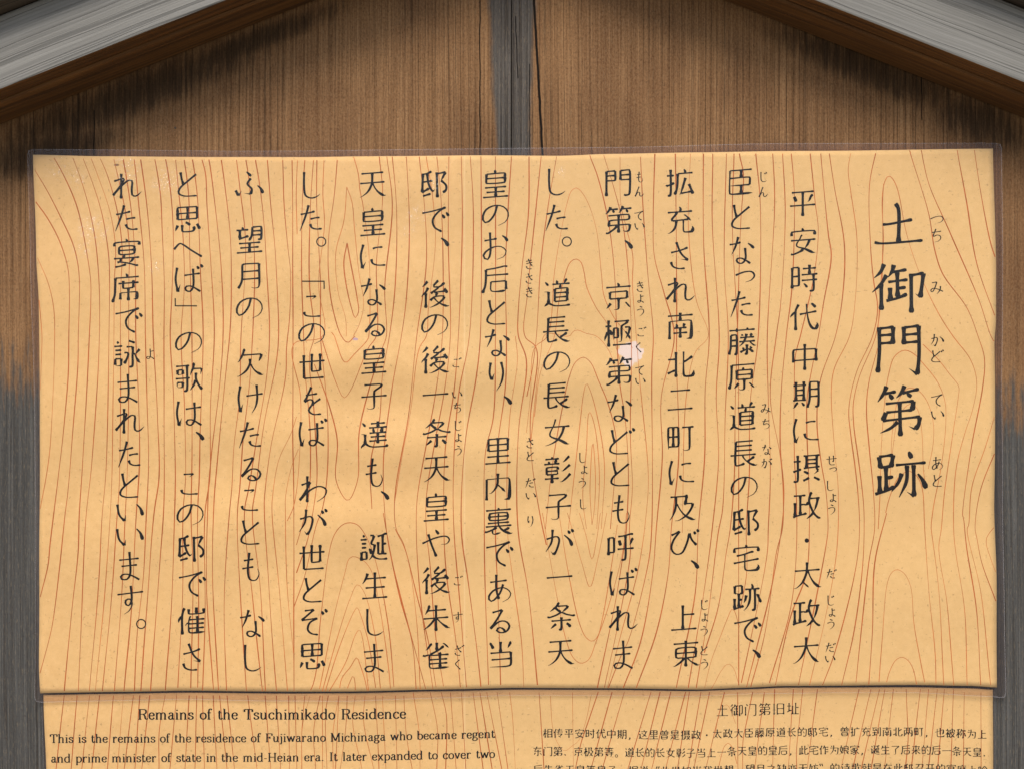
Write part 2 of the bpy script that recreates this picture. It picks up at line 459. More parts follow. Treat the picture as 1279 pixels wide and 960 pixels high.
def y_up(px, py, lift=0.0): return -(0.0030 + swell(px, py) + lift)
def y_lo(px, py, lift=0.0):
    return -(0.0008 + 0.00025 * math.sin(px * 0.011 + py * 0.01) + 0.0002 * math.sin(py * 0.05 + px * 0.004) + lift)

# the sheets stand a little nearer than the boards they were measured against
y_up.size = 1 - 0.0034 / CAM_D
y_lo.size = 1 - 0.0010 / CAM_D
def on_sheet(px, py, yfun, lift):
    k = yfun.size
    return W(639.5 + (px - 639.5) * k, 480 + (py - 480) * k, yfun(px, py, lift))

def coons(T, B, L, Rr, u, v):
    x0, x1 = T[0][0], T[-1][0]
    b0, b1 = B[0][0], B[-1][0]
    y0, y1 = L[0][0], L[-1][0]
    tx = x0 + (x1 - x0) * u; top = (tx, interp(T, tx))
    bx = b0 + (b1 - b0) * u; bot = (bx, interp(B, bx))
    l0, l1 = L[0][0], L[-1][0]; ly = l0 + (l1 - l0) * v; lef = (interp(L, ly), ly)
    r0, r1 = Rr[0][0], Rr[-1][0]; ry = r0 + (r1 - r0) * v; rig = (interp(Rr, ry), ry)
    c00 = (T[0][0], T[0][1]); c10 = (T[-1][0], T[-1][1]); c01 = (B[0][0], B[0][1]); c11 = (B[-1][0], B[-1][1])
    out = []
    for k in (0, 1):
        out.append((1 - v) * top[k] + v * bot[k] + (1 - u) * lef[k] + u * rig[k]
                   - ((1 - u) * (1 - v) * c00[k] + u * (1 - v) * c10[k] + (1 - u) * v * c01[k] + u * v * c11[k]))
    return out

def grid_sheet(edges, nu, nv, yfun, lift, thick):
    """front sheet, back sheet and rim as one closed skin"""
    vs, fs = [], []
    for s, ex in ((0, lift), (1, lift - thick)):
        for j in range(nv + 1):
            for i in range(nu + 1):
                p = coons(*edges, i / nu, j / nv)
                vs.append(on_sheet(p[0], p[1], yfun, ex))
    n = (nu + 1) * (nv + 1)
    at = lambda i, j: j * (nu + 1) + i
    for j in range(nv):
        for i in range(nu):
            fs.append((at(i, j), at(i, j + 1), at(i + 1, j + 1), at(i + 1, j)))
    nf = len(fs)
    if thick:
        for j in range(nv):
            for i in range(nu):
                fs.append((n + at(i, j), n + at(i + 1, j), n + at(i + 1, j + 1), n + at(i, j + 1)))
        ring = [(i, 0) for i in range(nu)] + [(nu, j) for j in range(nv)] + [(i, nv) for i in range(nu, 0, -1)] + [(0, j) for j in range(nv, 0, -1)]
        for a, b in zip(ring, ring[1:] + ring[:1]):
            fs.append((at(*a), at(*b), n + at(*b), n + at(*a)))
    else:
        vs = vs[:n]
    return vs, fs

class Print:
    """thin printed ribbons that follow the paper; one mesh"""
    def __init__(s, yfun, lift): s.v, s.f, s.mi, s.y, s.l, s.k = [], [], [], yfun, lift, 0
    def ribbon(s, pts, wid, mat=0, close=False):
        n = len(pts)
        if n < 2: return
        s.k += 1
        lift = s.l + (s.k % 9) * 0.000002
        base = len(s.v)
        for i in range(n):
            if close: a, b = pts[(i - 1) % n], pts[(i + 1) % n]
            else: a, b = pts[max(0, i - 1)], pts[min(n - 1, i + 1)]
            dx, dy = b[0] - a[0], b[1] - a[1]
            d = math.hypot(dx, dy) or 1
            w = (wid[i] if isinstance(wid, list) else wid) / 2
            nx, ny = -dy / d * w, dx / d * w
            for sg in (1, -1):
                q = (pts[i][0] + nx * sg, pts[i][1] + ny * sg)
                s.v.append(on_sheet(q[0], q[1], s.y, lift))
        for i in range(n if close else n - 1):
            j = (i + 1) % n
            s.f.append((base + 2 * i, base + 2 * i + 1, base + 2 * j + 1, base + 2 * j)); s.mi.append(mat)
    def disc(s, cx, cy, r, mat=0):
        s.k += 1
        b = len(s.v); lift = s.l + (s.k % 9) * 0.000002
        for k in range(12):
            q = (cx + r * math.cos(k * math.pi / 6), cy + r * math.sin(k * math.pi / 6))
            s.v.append(on_sheet(q[0], q[1], s.y, lift))
        s.f.append(tuple(b + k for k in range(12))); s.mi.append(mat)
    def build(s, name, mats, parent):
        # all printed faces look out of the board
        me_f = []
        for f in s.f:
            a, b, c = (Vector(s.v[f[k]]) for k in (0, 1, 2))
            me_f.append(f if (b - a).cross(c - a).y <= 0 else tuple(reversed(f)))
        o = link(name, s.v, me_f, mats, parent, s.mi)
        return o

def catmull(P, n=6):
    if len(P) < 3: 
        (a, b), (c, d) = P[0], P[-1]
        m = 5
        return [(a + (c - a) * k / m, b + (d - b) * k / m) for k in range(m + 1)]
    Q = [(2 * P[0][0] - P[1][0], 2 * P[0][1] - P[1][1])] + list(P) + [(2 * P[-1][0] - P[-2][0], 2 * P[-1][1] - P[-2][1])]
    out = []
    for i in range(1, len(Q) - 2):
        p0, p1, p2, p3 = Q[i - 1:i + 3]
        # centripetal knots keep tight turns from overshooting
        t = [0.0]
        for a, b in ((p0, p1), (p1, p2), (p2, p3)): t.append(t[-1] + max(1e-4, math.dist(a, b)) ** 0.5)
        for k in range(n):
            u = t[1] + (t[2] - t[1]) * k / n
            def L(a, b, ta, tb): return tuple(a[c] * (tb - u) / (tb - ta) + b[c] * (u - ta) / (tb - ta) for c in (0, 1))
            A1, A2, A3 = L(p0, p1, t[0], t[1]), L(p1, p2, t[1], t[2]), L(p2, p3, t[2], t[3])
            out.append(L(L(A1, A2, t[0], t[2]), L(A2, A3, t[1], t[3]), t[1], t[2]))
    out.append(tuple(P[-1]))
    return out

# ---- brush strokes -------------------------------------------------
def resample(P, step):
    out = [P[0]]; acc = 0.0
    for a, b in zip(P, P[1:]):
        d = math.dist(a, b)
        if d < 1e-9: continue
        t = step - acc
        while t <= d:
            out.append((a[0] + (b[0] - a[0]) * t / d, a[1] + (b[1] - a[1]) * t / d)); t += step
        acc = (acc + d) % step if d < t else d - (t - step)
    if math.dist(out[-1], P[-1]) > 1e-6: out.append(P[-1])
    return out

def brush(pr, P, w, end='press', start='press'):
    """P in px; a textbook-style brush line: pressed start, lighter middle, pressed or swept end"""
    L = sum(math.dist(a, b) for a, b in zip(P, P[1:]))
    if L < 0.2: return
    P = resample(P, max(L / 22, w * 0.28))
    n = len(P)
    wid = []
    acc = 0.0
    for i in range(n):
        if i: acc += math.dist(P[i], P[i - 1])
        t = acc / L
        ds, de = acc / w, (L - acc) / w
        a, b = P[max(0, i - 1)], P[min(n - 1, i + 1)]
        dx, dy = b[0] - a[0], b[1] - a[1]
        d = math.hypot(dx, dy) or 1
        vert = abs(dy) / d
        k = 0.56 + 0.44 * vert                               # horizontals are lighter
        if start == 'press': k *= 1 + 0.40 * math.exp(-(ds / 0.9) ** 2) - 0.25 * math.exp(-(ds / 0.22) ** 2)
        elif start == 'point': k *= min(1, 0.35 + ds * 0.16)
        if end == 'press': k *= 1 + 0.50 * math.exp(-((de - 0.55) / 0.8) ** 2) - 0.45 * math.exp(-(de / 0.25) ** 2)
        elif end == 'sweep': k *= max(0.22, min(1.0, 0.22 + (1 - t) * 1.9))
        elif end == 'tail':                                  # right-falling stroke: swells, then comes to a point
            k *= (0.62 + 0.95 * gauss(t, 0.84, 0.30)) * min(1, 0.12 + de * 0.55)
        elif end == 'flick': k *= max(0.12, min(1.0, de * 0.30 + 0.1))
        elif end == 'drop': k *= 0.35 + 1.25 * t * min(1, 0.35 + de * 0.9)
        wid.append(w * k)
    pr.ribbon(P, wid)

KANJI_MAIN = "土御門第跡平安時代中期摂政太大臣藤原道長邸宅拡充南北二町及上東京極呼女彰子一条天皇后里内裏当後朱雀達誕生世思望月欠歌催宴席詠"
KANJI_MORE = "土御门第旧址相传平安时代中期这里曾是摄政太大臣藤原道长的邸宅扩充到南北两町也被称为上东京极等女彰子当一条天皇后此作娘家诞生了来朱雀据说世如我想望月之缺亦无妨诗歌就在召开宴席吟"
# stroke centre lines, four hundred units to the em: x y pairs, strokes parted by semicolons, one character per line
KANJI_DATA = """162 -138 -166 -138; 136 54 -140 54; -2 -136 -2 178
-44 180 -49 158 -73 103 -106 99 -126 66 -130 46 -130 -156; 88 -156 89 152 156 154 162 150 162 -80 158 -92 148 -96 136 -97 122 -88; -80 -132 54 -112; -64 -128 -64 -6; -137 36 -157 22 -176 0; 46 52 -72 52; -52 140 44 140; -4 -120 -4 140; -172 116 -144 143 -114 182; -4 -26 44 -26
76 -148 90 -156 128 -154 142 -149 148 -138 150 162 144 166 31 164 31 46 150 44; 30 106 150 106; -150 106 -36 106; -150 -154 -149 165 -37 165 -36 50 -42 44 -150 44
-142 -62 -135 -57 -110 -54 140 -54 138 -102 123 -136 76 -140 54 -126; 164 152 42 152; 92 147 109 111 120 104; -130 -52 -124 -4 -118 8 128 9 132 14 132 66 126 72 -136 72; -4 104 8 108 17 120 54 186; -4 72 -4 -154; -108 184 -116 161 -150 113 -160 103 -176 100; -12 152 -114 152; -79 149 -64 108; -17 -55 -51 -94 -101 -129 -144 -152 -168 -148
-102 -108 -102 68; -44 -88 -56 -101 -172 -130; 166 116 -20 116; 62 182 76 150 74 116; 104 116 104 -138 96 -153 64 -156; -156 -122 -156 6; -42 -152 -32 -150 1 -116 31 -54 42 10 42 116; -58 -12 -102 -12; 166 -62 172 -50 142 36 144 46; -4 40 -18 -16 -36 -56; -88 68 -64 68 -60 72 -61 167 -153 167 -153 69 -88 68
140 156 -144 156; -2 156 -2 -154; 162 -14 -166 -14; 128 112 109 101 76 36 60 30; -86 38 -112 104
158 28 -158 28; 81 25 58 -30 21 -81; -14 182 1 141; -148 86 -148 134 -142 138 142 138 146 134 146 86; 156 -142 134 -144 20 -87 -80 -49 -86 -23 -41 48 -23 88 -12 94; -158 -144 -138 -151 -70 -131 -20 -107 0 -89
-158 -78 -76 -78 -72 -74 -72 156 -155 157 -158 -110; -72 42 -158 42; -20 136 152 136; 66 182 66 60; 66 -156 110 -153 118 -140 118 58; -34 -14 166 -14; 170 58 -36 58; 32 -110 29 -98 8 -69 -10 -56
-174 18 -170 28 -136 64 -113 77; 162 74 -54 48; -68 176 -101 113 -107 90 -106 -154; 164 -70 174 -92 169 -118 156 -146 142 -150 123 -147 96 -126 81 -101 63 -54 50 2 38 92 34 176; 152 126 106 172 92 174
-148 -48 -148 106 -142 112 142 111 144 -46; 144 -24 -148 -24; -2 -154 -2 182
-64 -94 -53 -99 -26 -136; 154 72 44 72; -134 6 -34 6; -134 -58 -134 178; 110 -154 147 -151 154 -138 154 162 48 164 44 158 42 -44 29 -110 14 -150 18 -162; 154 -20 44 -20; -168 130 -4 130; -34 -58 -34 178; -4 -60 -172 -60; -174 -154 -160 -150 -122 -98 -106 -92; -34 70 -134 70
166 170 -42 170; 128 168 128 0 147 -28 103 -64 90 -68; -168 104 -76 104; -40 12 166 22; -72 3 -174 -28; 166 -152 105 -117 90 -112; -116 182 -116 -140 -121 -152 -138 -156 -154 -155 -170 -146; 128 68 -4 68; -4 168 -4 14; -4 118 128 118; -40 -34 -24 -33 24 -62; 32 -114 -46 -148
91 -59 107 -29 121 10 138 78 139 108; -166 154 -14 154; 83 -79 48 -116 0 -150; 178 -146 160 -149 114 -111 87 -73 57 -9 30 80 55 176 66 188; -4 -72 -12 -80 -142 -108 -174 -120; -82 154 -82 -92; 168 110 42 110; -150 66 -150 -108; -80 38 -28 38 -17 33 7 42 23 63
-162 76 160 76; -2 180 -9 57 -25 4 -49 -49 -74 -86 -104 -116 -157 -149 -176 -146; -50 -78 18 -144; 178 -144 160 -148 152 -145 121 -124 80 -82 38 -12 7 70
-160 68 158 68; -2 180 -2 122 -10 46 -45 -41 -68 -78 -102 -114 -153 -147 -170 -146; 4 61 33 -13 73 -78 115 -122 152 -146 164 -144
144 164 -136 162 -138 -132 -132 -138 154 -138; 8 162 8 64; -138 64 114 64 120 58 118 -31 -138 -32; 8 -34 8 -136
-166 154 162 154; -8 100 -1 86 -2 78; 126 100 109 78 112 71 108 58; -26 -132 30 -107 75 -97 89 -99 140 -132 148 -132; 30 -158 54 -155 58 -148 60 -36; -28 56 154 56; 54 102 49 72 30 20 -4 -28 -40 -56; 21 -99 4 -72; -70 182 -70 132; -40 4 166 4; -170 -152 -150 -76 -145 94 -80 96 -74 90 -74 -134 -80 -151 -104 -154; 120 -70 98 -98; 66 182 66 154; -74 -46 -148 -46; 102 -2 118 -24 146 -48 162 -56 180 -52; -146 26 -74 26
30 -28 30 -128 25 -151 16 -156 -18 -158 -40 -146; -166 -140 -152 -100 -138 -32 -132 161 162 162; 130 34 -68 34; 14 96 20 126; -98 -136 -42 -74; 96 -74 153 -136 164 -140; 44 -26 128 -24 128 92 -67 91 -67 -24 44 -26
-114 120 -156 166; 130 20 -34 20; 166 -142 100 -148 -28 -144 -61 -133 -110 -105; -12 180 -2 160 -2 132; 88 135 110 180 128 188; 162 132 -64 132; -34 -36 130 -36; 33 77 45 130; -112 -108 -112 40 -166 42; -115 -104 -166 -144; 130 34 130 68 124 74 -31 73 -32 -90 127 -89 130 34
114 52 -94 52; 148 -42 136 -43 58 -91; -164 -8 164 -8; 182 -142 162 -149 152 -148 112 -134 74 -113 22 -66 1 -35 -8 -12; 114 110 -94 110; 16 -112 8 -121 -66 -140 -87 -141 -99 -127 -94 166 124 168
-148 38 8 38; 58 -156 60 160 144 162 153 154 149 130 119 57 118 44 153 -19 158 -70 146 -96 114 -104; -108 -125 -148 -134; 12 -78 18 -98 4 -134 -4 -138 -20 -130 -33 -102 -52 -2 -61 158; -164 -156 -148 -116 -147 143 -24 172 2 168; -66 -140 -86 -88
-20 60 -20 -110 -17 -130 -10 -142 22 -150 110 -150 136 -146 149 -131 156 -102 144 -80; 160 -8 -164 -46; 94 84 72 88 -27 62 -126 46; -8 184 4 144; -154 88 -154 138 -148 142 148 142 152 138 152 88
-160 -154 -130 -151 -122 -138 -122 182; 114 -18 159 -127 164 -150; -4 -152 15 -114 33 -62 70 64; -176 -32 -171 -25 -140 -18 -74 8; -78 104 -170 104; 162 124 -30 123 -36 -38 -51 -102 -70 -144; 150 -116 12 -133; 50 176 63 152 71 125
-160 -148 -150 -151 -116 -136 -79 -104 -56 -56 -49 6; 48 74 61 73 71 66 140 -4; 108 15 -98 7 -107 23 -105 31 -56 87 -44 114; 154 -74 165 -94 166 -106 159 -134 151 -143 64 -146 51 -141 44 -128 42 -104 42 10; -160 118 156 118; -10 184 8 154 -2 119
90 -80 -90 -80; -140 -154 -138 73 132 74 138 68 138 -136 130 -154 80 -158; -2 -16 -2 -146; 160 144 -162 144; -2 74 -2 180; 34 -15 54 38; 80 -16 -82 -16; -54 38 -44 16 -49 -16
-160 80 -58 80; -58 172 -58 -150; -166 -98 -88 -68 -58 -63; 154 104 73 51 41 39; 172 -76 169 -112 162 -134 154 -142 142 -146 62 -146 45 -135 40 -104 40 172
-128 124 126 124; 158 -114 -162 -114
166 142 16 142; -32 28 -160 28; -160 -126 -160 144 -156 150 -33 148 -32 -90 -38 -96 -160 -96; -98 150 -98 -96; 112 142 109 -140 103 -149 82 -154 48 -154 24 -140
43 64 60 160; 28 54 38 61 59 64 135 63 135 36 109 -21 60 -83 19 -113 -58 -149 -86 -144; -150 160 42 160 74 170; -80 160 -76 82 -92 -12 -125 -89 -158 -136; -66 68 -23 -12 25 -74 76 -113 115 -133 152 -148 174 -142
134 52 -16 52; -16 -134 -16 174; 162 -136 -166 -136
-160 146 160 146; 174 -140 154 -144 119 -127 63 -90 21 -49; 126 24 -126 24; -2 182 -2 -154; -166 -142 -154 -143 -96 -111 -52 -78 -27 -47; 126 38 126 80 120 86 -120 86 -126 78 -126 -34 -120 -38 -44 -38 -16 -46 12 -46 36 -38 122 -38 126 -32 126 38
-14 184 -1 162 7 134; -60 -156 -20 -156 -4 -148 0 -134 0 -20; 156 132 -160 132; -156 -136 -142 -125 -100 -74; 86 -72 96 -76 150 -140; 14 -18 110 -17 110 71 -111 70 -111 -17 14 -18
-70 -138 166 -138; -124 -156 -124 10 -128 38 -124 184; -136 29 -146 14 -173 -56 -174 -78; -86 -8 -90 18 -102 40 -119 54; 156 -80 144 -50 92 28; 98 -64 135 6 152 78 142 82 86 82; 142 164 -50 164; 123 156 104 136 48 104 43 97 40 -90 34 -98 2 -100; -166 108 -88 108; -56 -68 -56 70 -52 77 -5 76 -4 -40 -8 -44 -54 -44
160 166 138 173 46 156 -34 150; 116 30 146 104 162 114; 168 -12 -42 -12; 6 -154 51 -151 60 -130 60 156; -2 32 -22 102; -158 -82 -156 141 -89 140 -88 -40 -92 -46 -158 -46
-160 86 160 86; 85 85 76 40 61 0 24 -61 -15 -96 -53 -117 -106 -138 -154 -148; 156 -144 139 -145 39 -89 -88 -30 -95 0 -67 66 -47 100 -20 186
2 2 -140 2; -116 128 -106 93; 160 68 78 1 66 -6 50 -6; 18 -96 -164 -96; -158 156 18 156; -24 156 -30 92; 164 -46 138 -78 92 -119 50 -145 32 -142; -70 -48 -70 -156; 26 92 -172 92; -20 131 -4 134; -68 156 -74 184; 154 176 144 172 94 124 68 106; 2 16 2 42 -4 48 -136 47 -140 42 -139 -42 -1 -43 2 16
164 4 -166 4; -94 -142 -68 -156 -22 -154 -5 -148 0 -130 2 64 8 73 92 127 97 136 86 156 -126 156
-166 18 166 18
-9 71 -44 94 -78 128; -182 20 -162 11 -108 22 -61 37 0 64 55 39 104 24 152 14 174 20; -130 -38 124 -38; -152 90 -145 89 -106 115 -62 150 -41 182 -26 188; -2 4 -2 -136 -9 -153 -36 -156; -138 -134 -70 -78; 120 -130 84 -92 64 -80; 10 69 70 118 79 146 -52 148
140 152 -144 152; -162 -148 -138 -140 -80 -102 -58 -80 -33 -43 -9 16 -4 52 -4 152; 1 21 35 -48 84 -106 148 -146 176 -144; 156 28 -160 28
136 -26 -138 -26; 0 -26 0 -146; 160 -148 -164 -148; 118 90 -120 90; -120 -86 118 -86; 4 186 -4 182 -16 152; 118 104 118 144 114 148 -118 148 -120 34 -114 30 114 30 118 36 118 104
-164 -152 -166 -146 -141 -82 -132 -44 -126 22 -125 147 10 160 118 177 150 170; 164 72 -126 72; 134 -122 132 -13 -61 -14 -62 -118 -47 -135 116 -136 134 -122
142 -58 -138 -58; 0 -144 0 168; 128 92 -124 92; -164 -144 164 -144; 14 168 127 166 126 16 -122 15 -123 166 14 168
-146 -154 -145 113 142 114 146 110 144 -140 136 -152 82 -156; -4 37 56 -18 94 -60; -116 -68 -95 -69 -71 -52 -44 -25 -20 14 -7 47 -4 66 0 182
-162 156 160 156; -118 74 116 74; -2 110 -2 -30 21 -74 57 -110 98 -134 158 -156 180 -148; 166 -50 -166 -50; -28 -59 -41 -73 -96 -99 -162 -117 -176 -112; -78 -98 -78 -132 -63 -149 28 -136; 136 -8 -140 -8; 3 158 -6 184; 142 -84 128 -85 75 -109; -118 88 -118 106 -112 114 108 114 116 106 116 42 104 32 -110 32 -118 40 -118 88
-140 -138 112 -138 130 -120 129 39 -132 40; 130 -46 -118 -46; -94 96 -125 154 -132 163 -144 168; -2 42 -2 180; 136 166 127 162 92 94
-96 182 -124 148 -162 114; 44 182 35 178 -21 120 -10 102 38 102; -62 -66 -2 -23 112 -22 119 -28 112 -50 96 -70 36 -116 -40 -149 -60 -154 -72 -150; -88 100 -118 47 -166 1 -170 -14; 118 76 160 16; 132 41 -13 34; -118 32 -118 -158; -54 24 28 79 51 101 69 107 114 141 128 144; 184 -146 160 -153 121 -141 78 -120 30 -86 -10 -39; 28 29 6 -18
178 -118 159 -121 107 -89 68 -56 6 10; -2 180 -2 -154; 128 114 -104 114; -140 68 -101 131 -89 169 -78 176; 158 14 -162 14; -164 -124 -159 -125 -138 -113 -88 -76 -56 -44 -10 11
-87 31 31 89 79 123 92 126; 32 52 40 36 40 -142; 152 20 -60 20 -108 28 -160 18 -182 26; -2 180 -2 80; 156 -144 -79 -143 -94 -126 -94 27; -94 -36 134 -36; -94 -88 136 -88; -148 94 -130 98 -77 161 -62 166; 152 104 94 160 76 164
46 34 46 -102; -3 37 -14 78 -13 104; -62 36 158 36; 144 -14 -48 -14; -162 166 -150 164 -114 124; -168 26 -118 24 -118 -98; -164 -152 -166 -140 -162 -133 -121 -95; 162 -66 -64 -66; 46 106 46 182; -68 104 164 104; 91 37 102 104; 178 -128 158 -142 62 -146 -26 -142 -69 -127 -115 -94; 138 156 -46 156
46 148 106 161 150 176 170 172; -48 166 -6 166 0 162 -9 124 -34 66 -22 49 7 47 8 26 0 -22 -20 -91 -39 -124 -64 -150; -98 66 -158 66; -162 -134 -100 -134 -96 -130 -97 -43 -160 -43 -162 -154; -44 -4 -49 -18 -30 -74; -136 180 -126 148; -158 14 -98 14; 164 -82 55 -80 54 76; 112 160 112 -82; 112 48 160 48; -90 118 -172 118; -17 -96 19 -127 62 -144 88 -148 158 -148 170 -142
130 -12 -120 -12; -160 44 -142 66 -111 121 -94 174; -164 -144 162 -144; 0 -144 0 182; 144 106 -114 106
104 176 103 -42 0 -44 -4 -40 -4 180; 150 -130 -107 -128 -108 170; -166 82 162 82
-128 -60 -158 -130; -130 90 122 90; -2 166 -2 14; -28 -26 -3 -39 34 -66; 158 -126 120 -56; 74 -88 84 -112 79 -133 67 -145 -56 -146 -65 -141 -70 -128 -70 -58; -130 104 -130 162 -126 166 120 166 121 14 -128 13 -130 104
104 8 142 12 148 24 148 166 142 172 35 171 30 88 24 56 2 18 -6 12 -14 14; 148 68 28 68; -170 142 -16 142; -2 -30 -2 -146; 118 -88 -122 -88; -140 28 -30 57 -20 68; -83 144 -96 180; 138 -30 -138 -30; 164 -148 -166 -148; -126 36 -126 142; 32 120 148 120
-104 66 110 66; -108 -32 110 -32; -160 -144 -131 -98 -108 -26 -104 156 -96 162 109 160 107 -142 90 -152 40 -154 12 -140
-68 190 -79 181 -95 133 -132 62 -152 34 -162 32; -96 116 140 115 139 88 110 24; -174 -148 -156 -152 -126 -138 -83 -111 -44 -75 -24 -42 -4 5 -4 64; 6 -6 37 -64 78 -110 138 -146 152 -151 168 -146
72 188 63 180 55 135 21 50 24 38; -168 164 4 164; 148 42 160 86 161 117 54 120; 90 66 91 -12 133 -103 172 -152; 85 -28 60 -94 16 -152; -26 164 -24 -142 -31 -155 -64 -158; -172 6 12 6; -124 56 -79 59 -79 115 -147 115 -148 58 -124 56; -152 -94 -150 -45 -79 -45 -80 -107 -134 -108 -152 -94
154 -82 -40 -82; 160 28 -34 28; 70 -138 70 44 62 70; 168 -140 -22 -140 -36 -130 -40 -122 -42 8 -29 56 -23 70 -16 74; 56 182 56 106; -82 -44 -79 -32 -60 -12 -22 -26 154 -26; -172 2 -169 31 -152 59 -133 75; -42 166 -42 108 -38 104 146 105 150 110 150 164; -94 182 -101 174 -126 94 -124 -156
-20 -14 -30 -18 -36 -14; 96 52 -98 52; -36 -8 -44 -44; 7 160 -6 185 -16 192; 156 110 156 150 150 154 -154 154 -158 150 -158 110; -166 -48 160 -48; -122 -100 -102 -94 -68 -98 30 -120 124 -151 146 -150; -84 -90 -74 -50; 82 -51 66 -82 32 -111; -9 -130 -80 -148 -148 -156; 96 66 96 94 90 100 -94 100 -98 92 -98 8 -90 2 90 3 96 10 96 66
-36 102 -36 12 -30 6 93 7 96 102; 30 4 30 -156; 94 -140 130 -138 136 -132 140 -58 134 -52 -72 -52 -74 -136; 164 70 -98 70; 21 147 7 183 -6 190; 164 144 -136 143 -142 -46 -150 -92 -168 -148 -164 -166
-76 12 -154 12; 158 62 103 1; -114 152 -130 182; -154 66 -76 66; -64 118 -168 118; 174 -112 163 -111 144 -90 120 -52 94 3 74 19; 98 148 18 180; -38 28 -1 27 13 8 -8 -58 -40 -110; 24 -156 61 -153 68 -140 68 4 72 36 68 100 -10 102; -154 -120 -153 -43 -77 -43 -78 -132 -136 -134 -154 -120
-148 102 -148 -154; 78 -154 118 -156 142 -150 146 -142 148 166 -42 168; -130 180 -90 128
-140 -154 -140 164; -46 -126 138 -126; -46 -154 -46 150 -40 156 137 154 138 -150; -46 20 138 20
76 -142 76 180; 166 -142 -62 -142; -168 -82 -60 -39 -52 -26; -116 -56 -116 176; 160 44 76 44; -62 88 -168 88; -12 -142 -12 94
154 64 2 64; 154 -150 153 158 8 160 2 154 2 -154; 154 -130 2 -130; 154 -32 2 -32; -46 -36 -45 -22 -60 -1 -74 16 -101 34; -174 -86 -171 -69 -147 -25 -125 28 -108 35; -166 98 -44 98; -102 182 -102 -156
166 62 -70 62; 92 -148 15 -91 -6 -88; -176 20 -173 33 -151 61 -131 74; -13 -13 38 178 48 184; -32 -26 -19 -18 5 -14 133 -16 150 -12; 148 138 -46 138; -86 176 -119 110 -125 88 -124 -156; 125 -20 110 -46 54 -108
-154 -82 -62 -82 -58 -78 -58 148 -152 150 -154 -112; -58 36 -154 36; 166 102 -10 102; 120 180 118 -136 108 -148 50 -152; 10 36 49 -25 54 -40
112 119 87 49 60 4 38 -20 0 -51 -34 -72 -60 -83 -76 -78; 130 -70 -38 60 -48 66 -66 66; -166 -150 -158 -136 -119 -106; -166 34 -116 32 -116 -110; -118 122 -147 155 -164 164; 162 122 -68 122; 32 180 44 154 46 122; -115 -108 -54 -137 16 -148 156 -144 176 -130
108 -78 -108 -78; -82 186 -70 172 -66 134; -58 68 -88 104; -2 132 -2 34; 50 62 84 100; 94 188 75 182 49 138; -108 -124 -108 -28 -104 -20 100 -18 107 -22 108 -120 93 -137 -90 -138 -108 -124; 12 134 132 132 131 33 -133 34 -132 132 12 134
136 -64 2 -64; -162 8 162 8; -98 -36 -103 -65 -132 -118 -161 -149 -180 -150; -101 -77 -64 -118 -26 -138 26 -148 158 -148 178 -138; 2 -140 2 6; -122 114 116 114; -122 128 -122 164 -116 170 110 170 116 162 116 66 106 60 -116 60 -122 66 -122 128
-64 -24 4 -24 17 -44 -3 -83 -24 -110 -70 -149 -84 -150; -28 24 -28 166; -50 22 170 32; 164 168 -60 168; 128 168 128 29; -84 20 -170 -15 -172 -20; -156 -156 -133 -153 -124 -138 -124 182; 16 -124 -60 -66; 180 -148 160 -152 141 -141 92 -93 67 -42 82 -24 150 -24 149 -48 127 -86 97 -118 69 -139 38 -154; -28 122 128 122; -28 74 128 74; -88 112 -168 112
160 26 -164 26; 5 25 32 -36 78 -90 144 -133 156 -138 176 -132; 122 172 111 170 66 130 25 103 -12 83 -24 84; -86 180 -85 -123 -71 -135 -58 -136 13 -117 18 -108
-154 8 -42 8; 84 -40 39 26 28 30; -109 120 -95 176 -86 186; -2 56 37 137 48 182; 36 120 150 120 154 116 148 -60 133 -132 121 -145 102 -150 64 -147 42 -134; -154 -146 -154 114 -150 120 -43 119 -42 -110 -46 -114 -154 -114
-152 -154 -125 -151 -118 -140 -118 182; -72 4 -164 -25 -170 -30; 164 122 -17 121 -22 -46 -37 -104 -58 -152; -76 102 -164 102; 62 178 77 149 81 123
-160 158 18 158; -70 16 -70 -114; 24 -92 14 -102 -158 -134; -30 116 14 48; -8 67 -106 58 -123 62 -129 80 -101 128 -90 154; 68 -64 68 148; 148 176 148 -130 141 -143 100 -148; -148 -24 10 -24
-162 156 160 156; 82 -156 136 -152 142 -142 144 66 138 72 -144 71 -146 -154; 108 -78 107 -69 91 -45 50 3; -2 -92 27 -45 46 18 48 156; -18 -56 -21 -37 -51 1; -104 -92 -77 -49 -58 11 -54 156
12 -68 12 182; -174 18 -166 25 -6 72 30 87 130 112 134 108 130 18 120 -28 106 -43 70 -46; -102 154 -102 -100 -97 -126 -88 -138 -58 -148 118 -148 137 -143 151 -131 164 -88
-66 -52 -67 -39 -94 -4 -119 4; 13 26 24 -16 65 -82 97 -114 128 -135 158 -149 176 -146; -174 -54 -171 -40 -162 -30 -141 -7 -120 5; -58 -146 -35 -97 -24 -50 -18 -2 -16 123 140 124 156 104 147 72 140 64; 68 182 68 28; -64 26 -86 -2; -116 -156 -114 24 -87 78 -78 108 -88 114 -170 114; -18 26 136 26 142 20 139 2 126 -28 94 -78 60 -112 -5 -153 -8 -160; -115 114 -110 148 -126 178
22 180 1 105 -24 57 -34 57 -54 70 -164 70; 14 130 141 129 153 115 152 102 141 80 126 74; -172 -92 -170 -72 -127 10 -110 25; -104 160 -104 -156; -158 152 -62 176 -44 170; -34 -88 -25 -86 -16 -70 2 -26 15 24 20 28; -103 25 -79 12 -55 -19 -54 -28; 156 -96 162 -84 160 -70 130 28; 76 128 74 -140 67 -151 36 -154
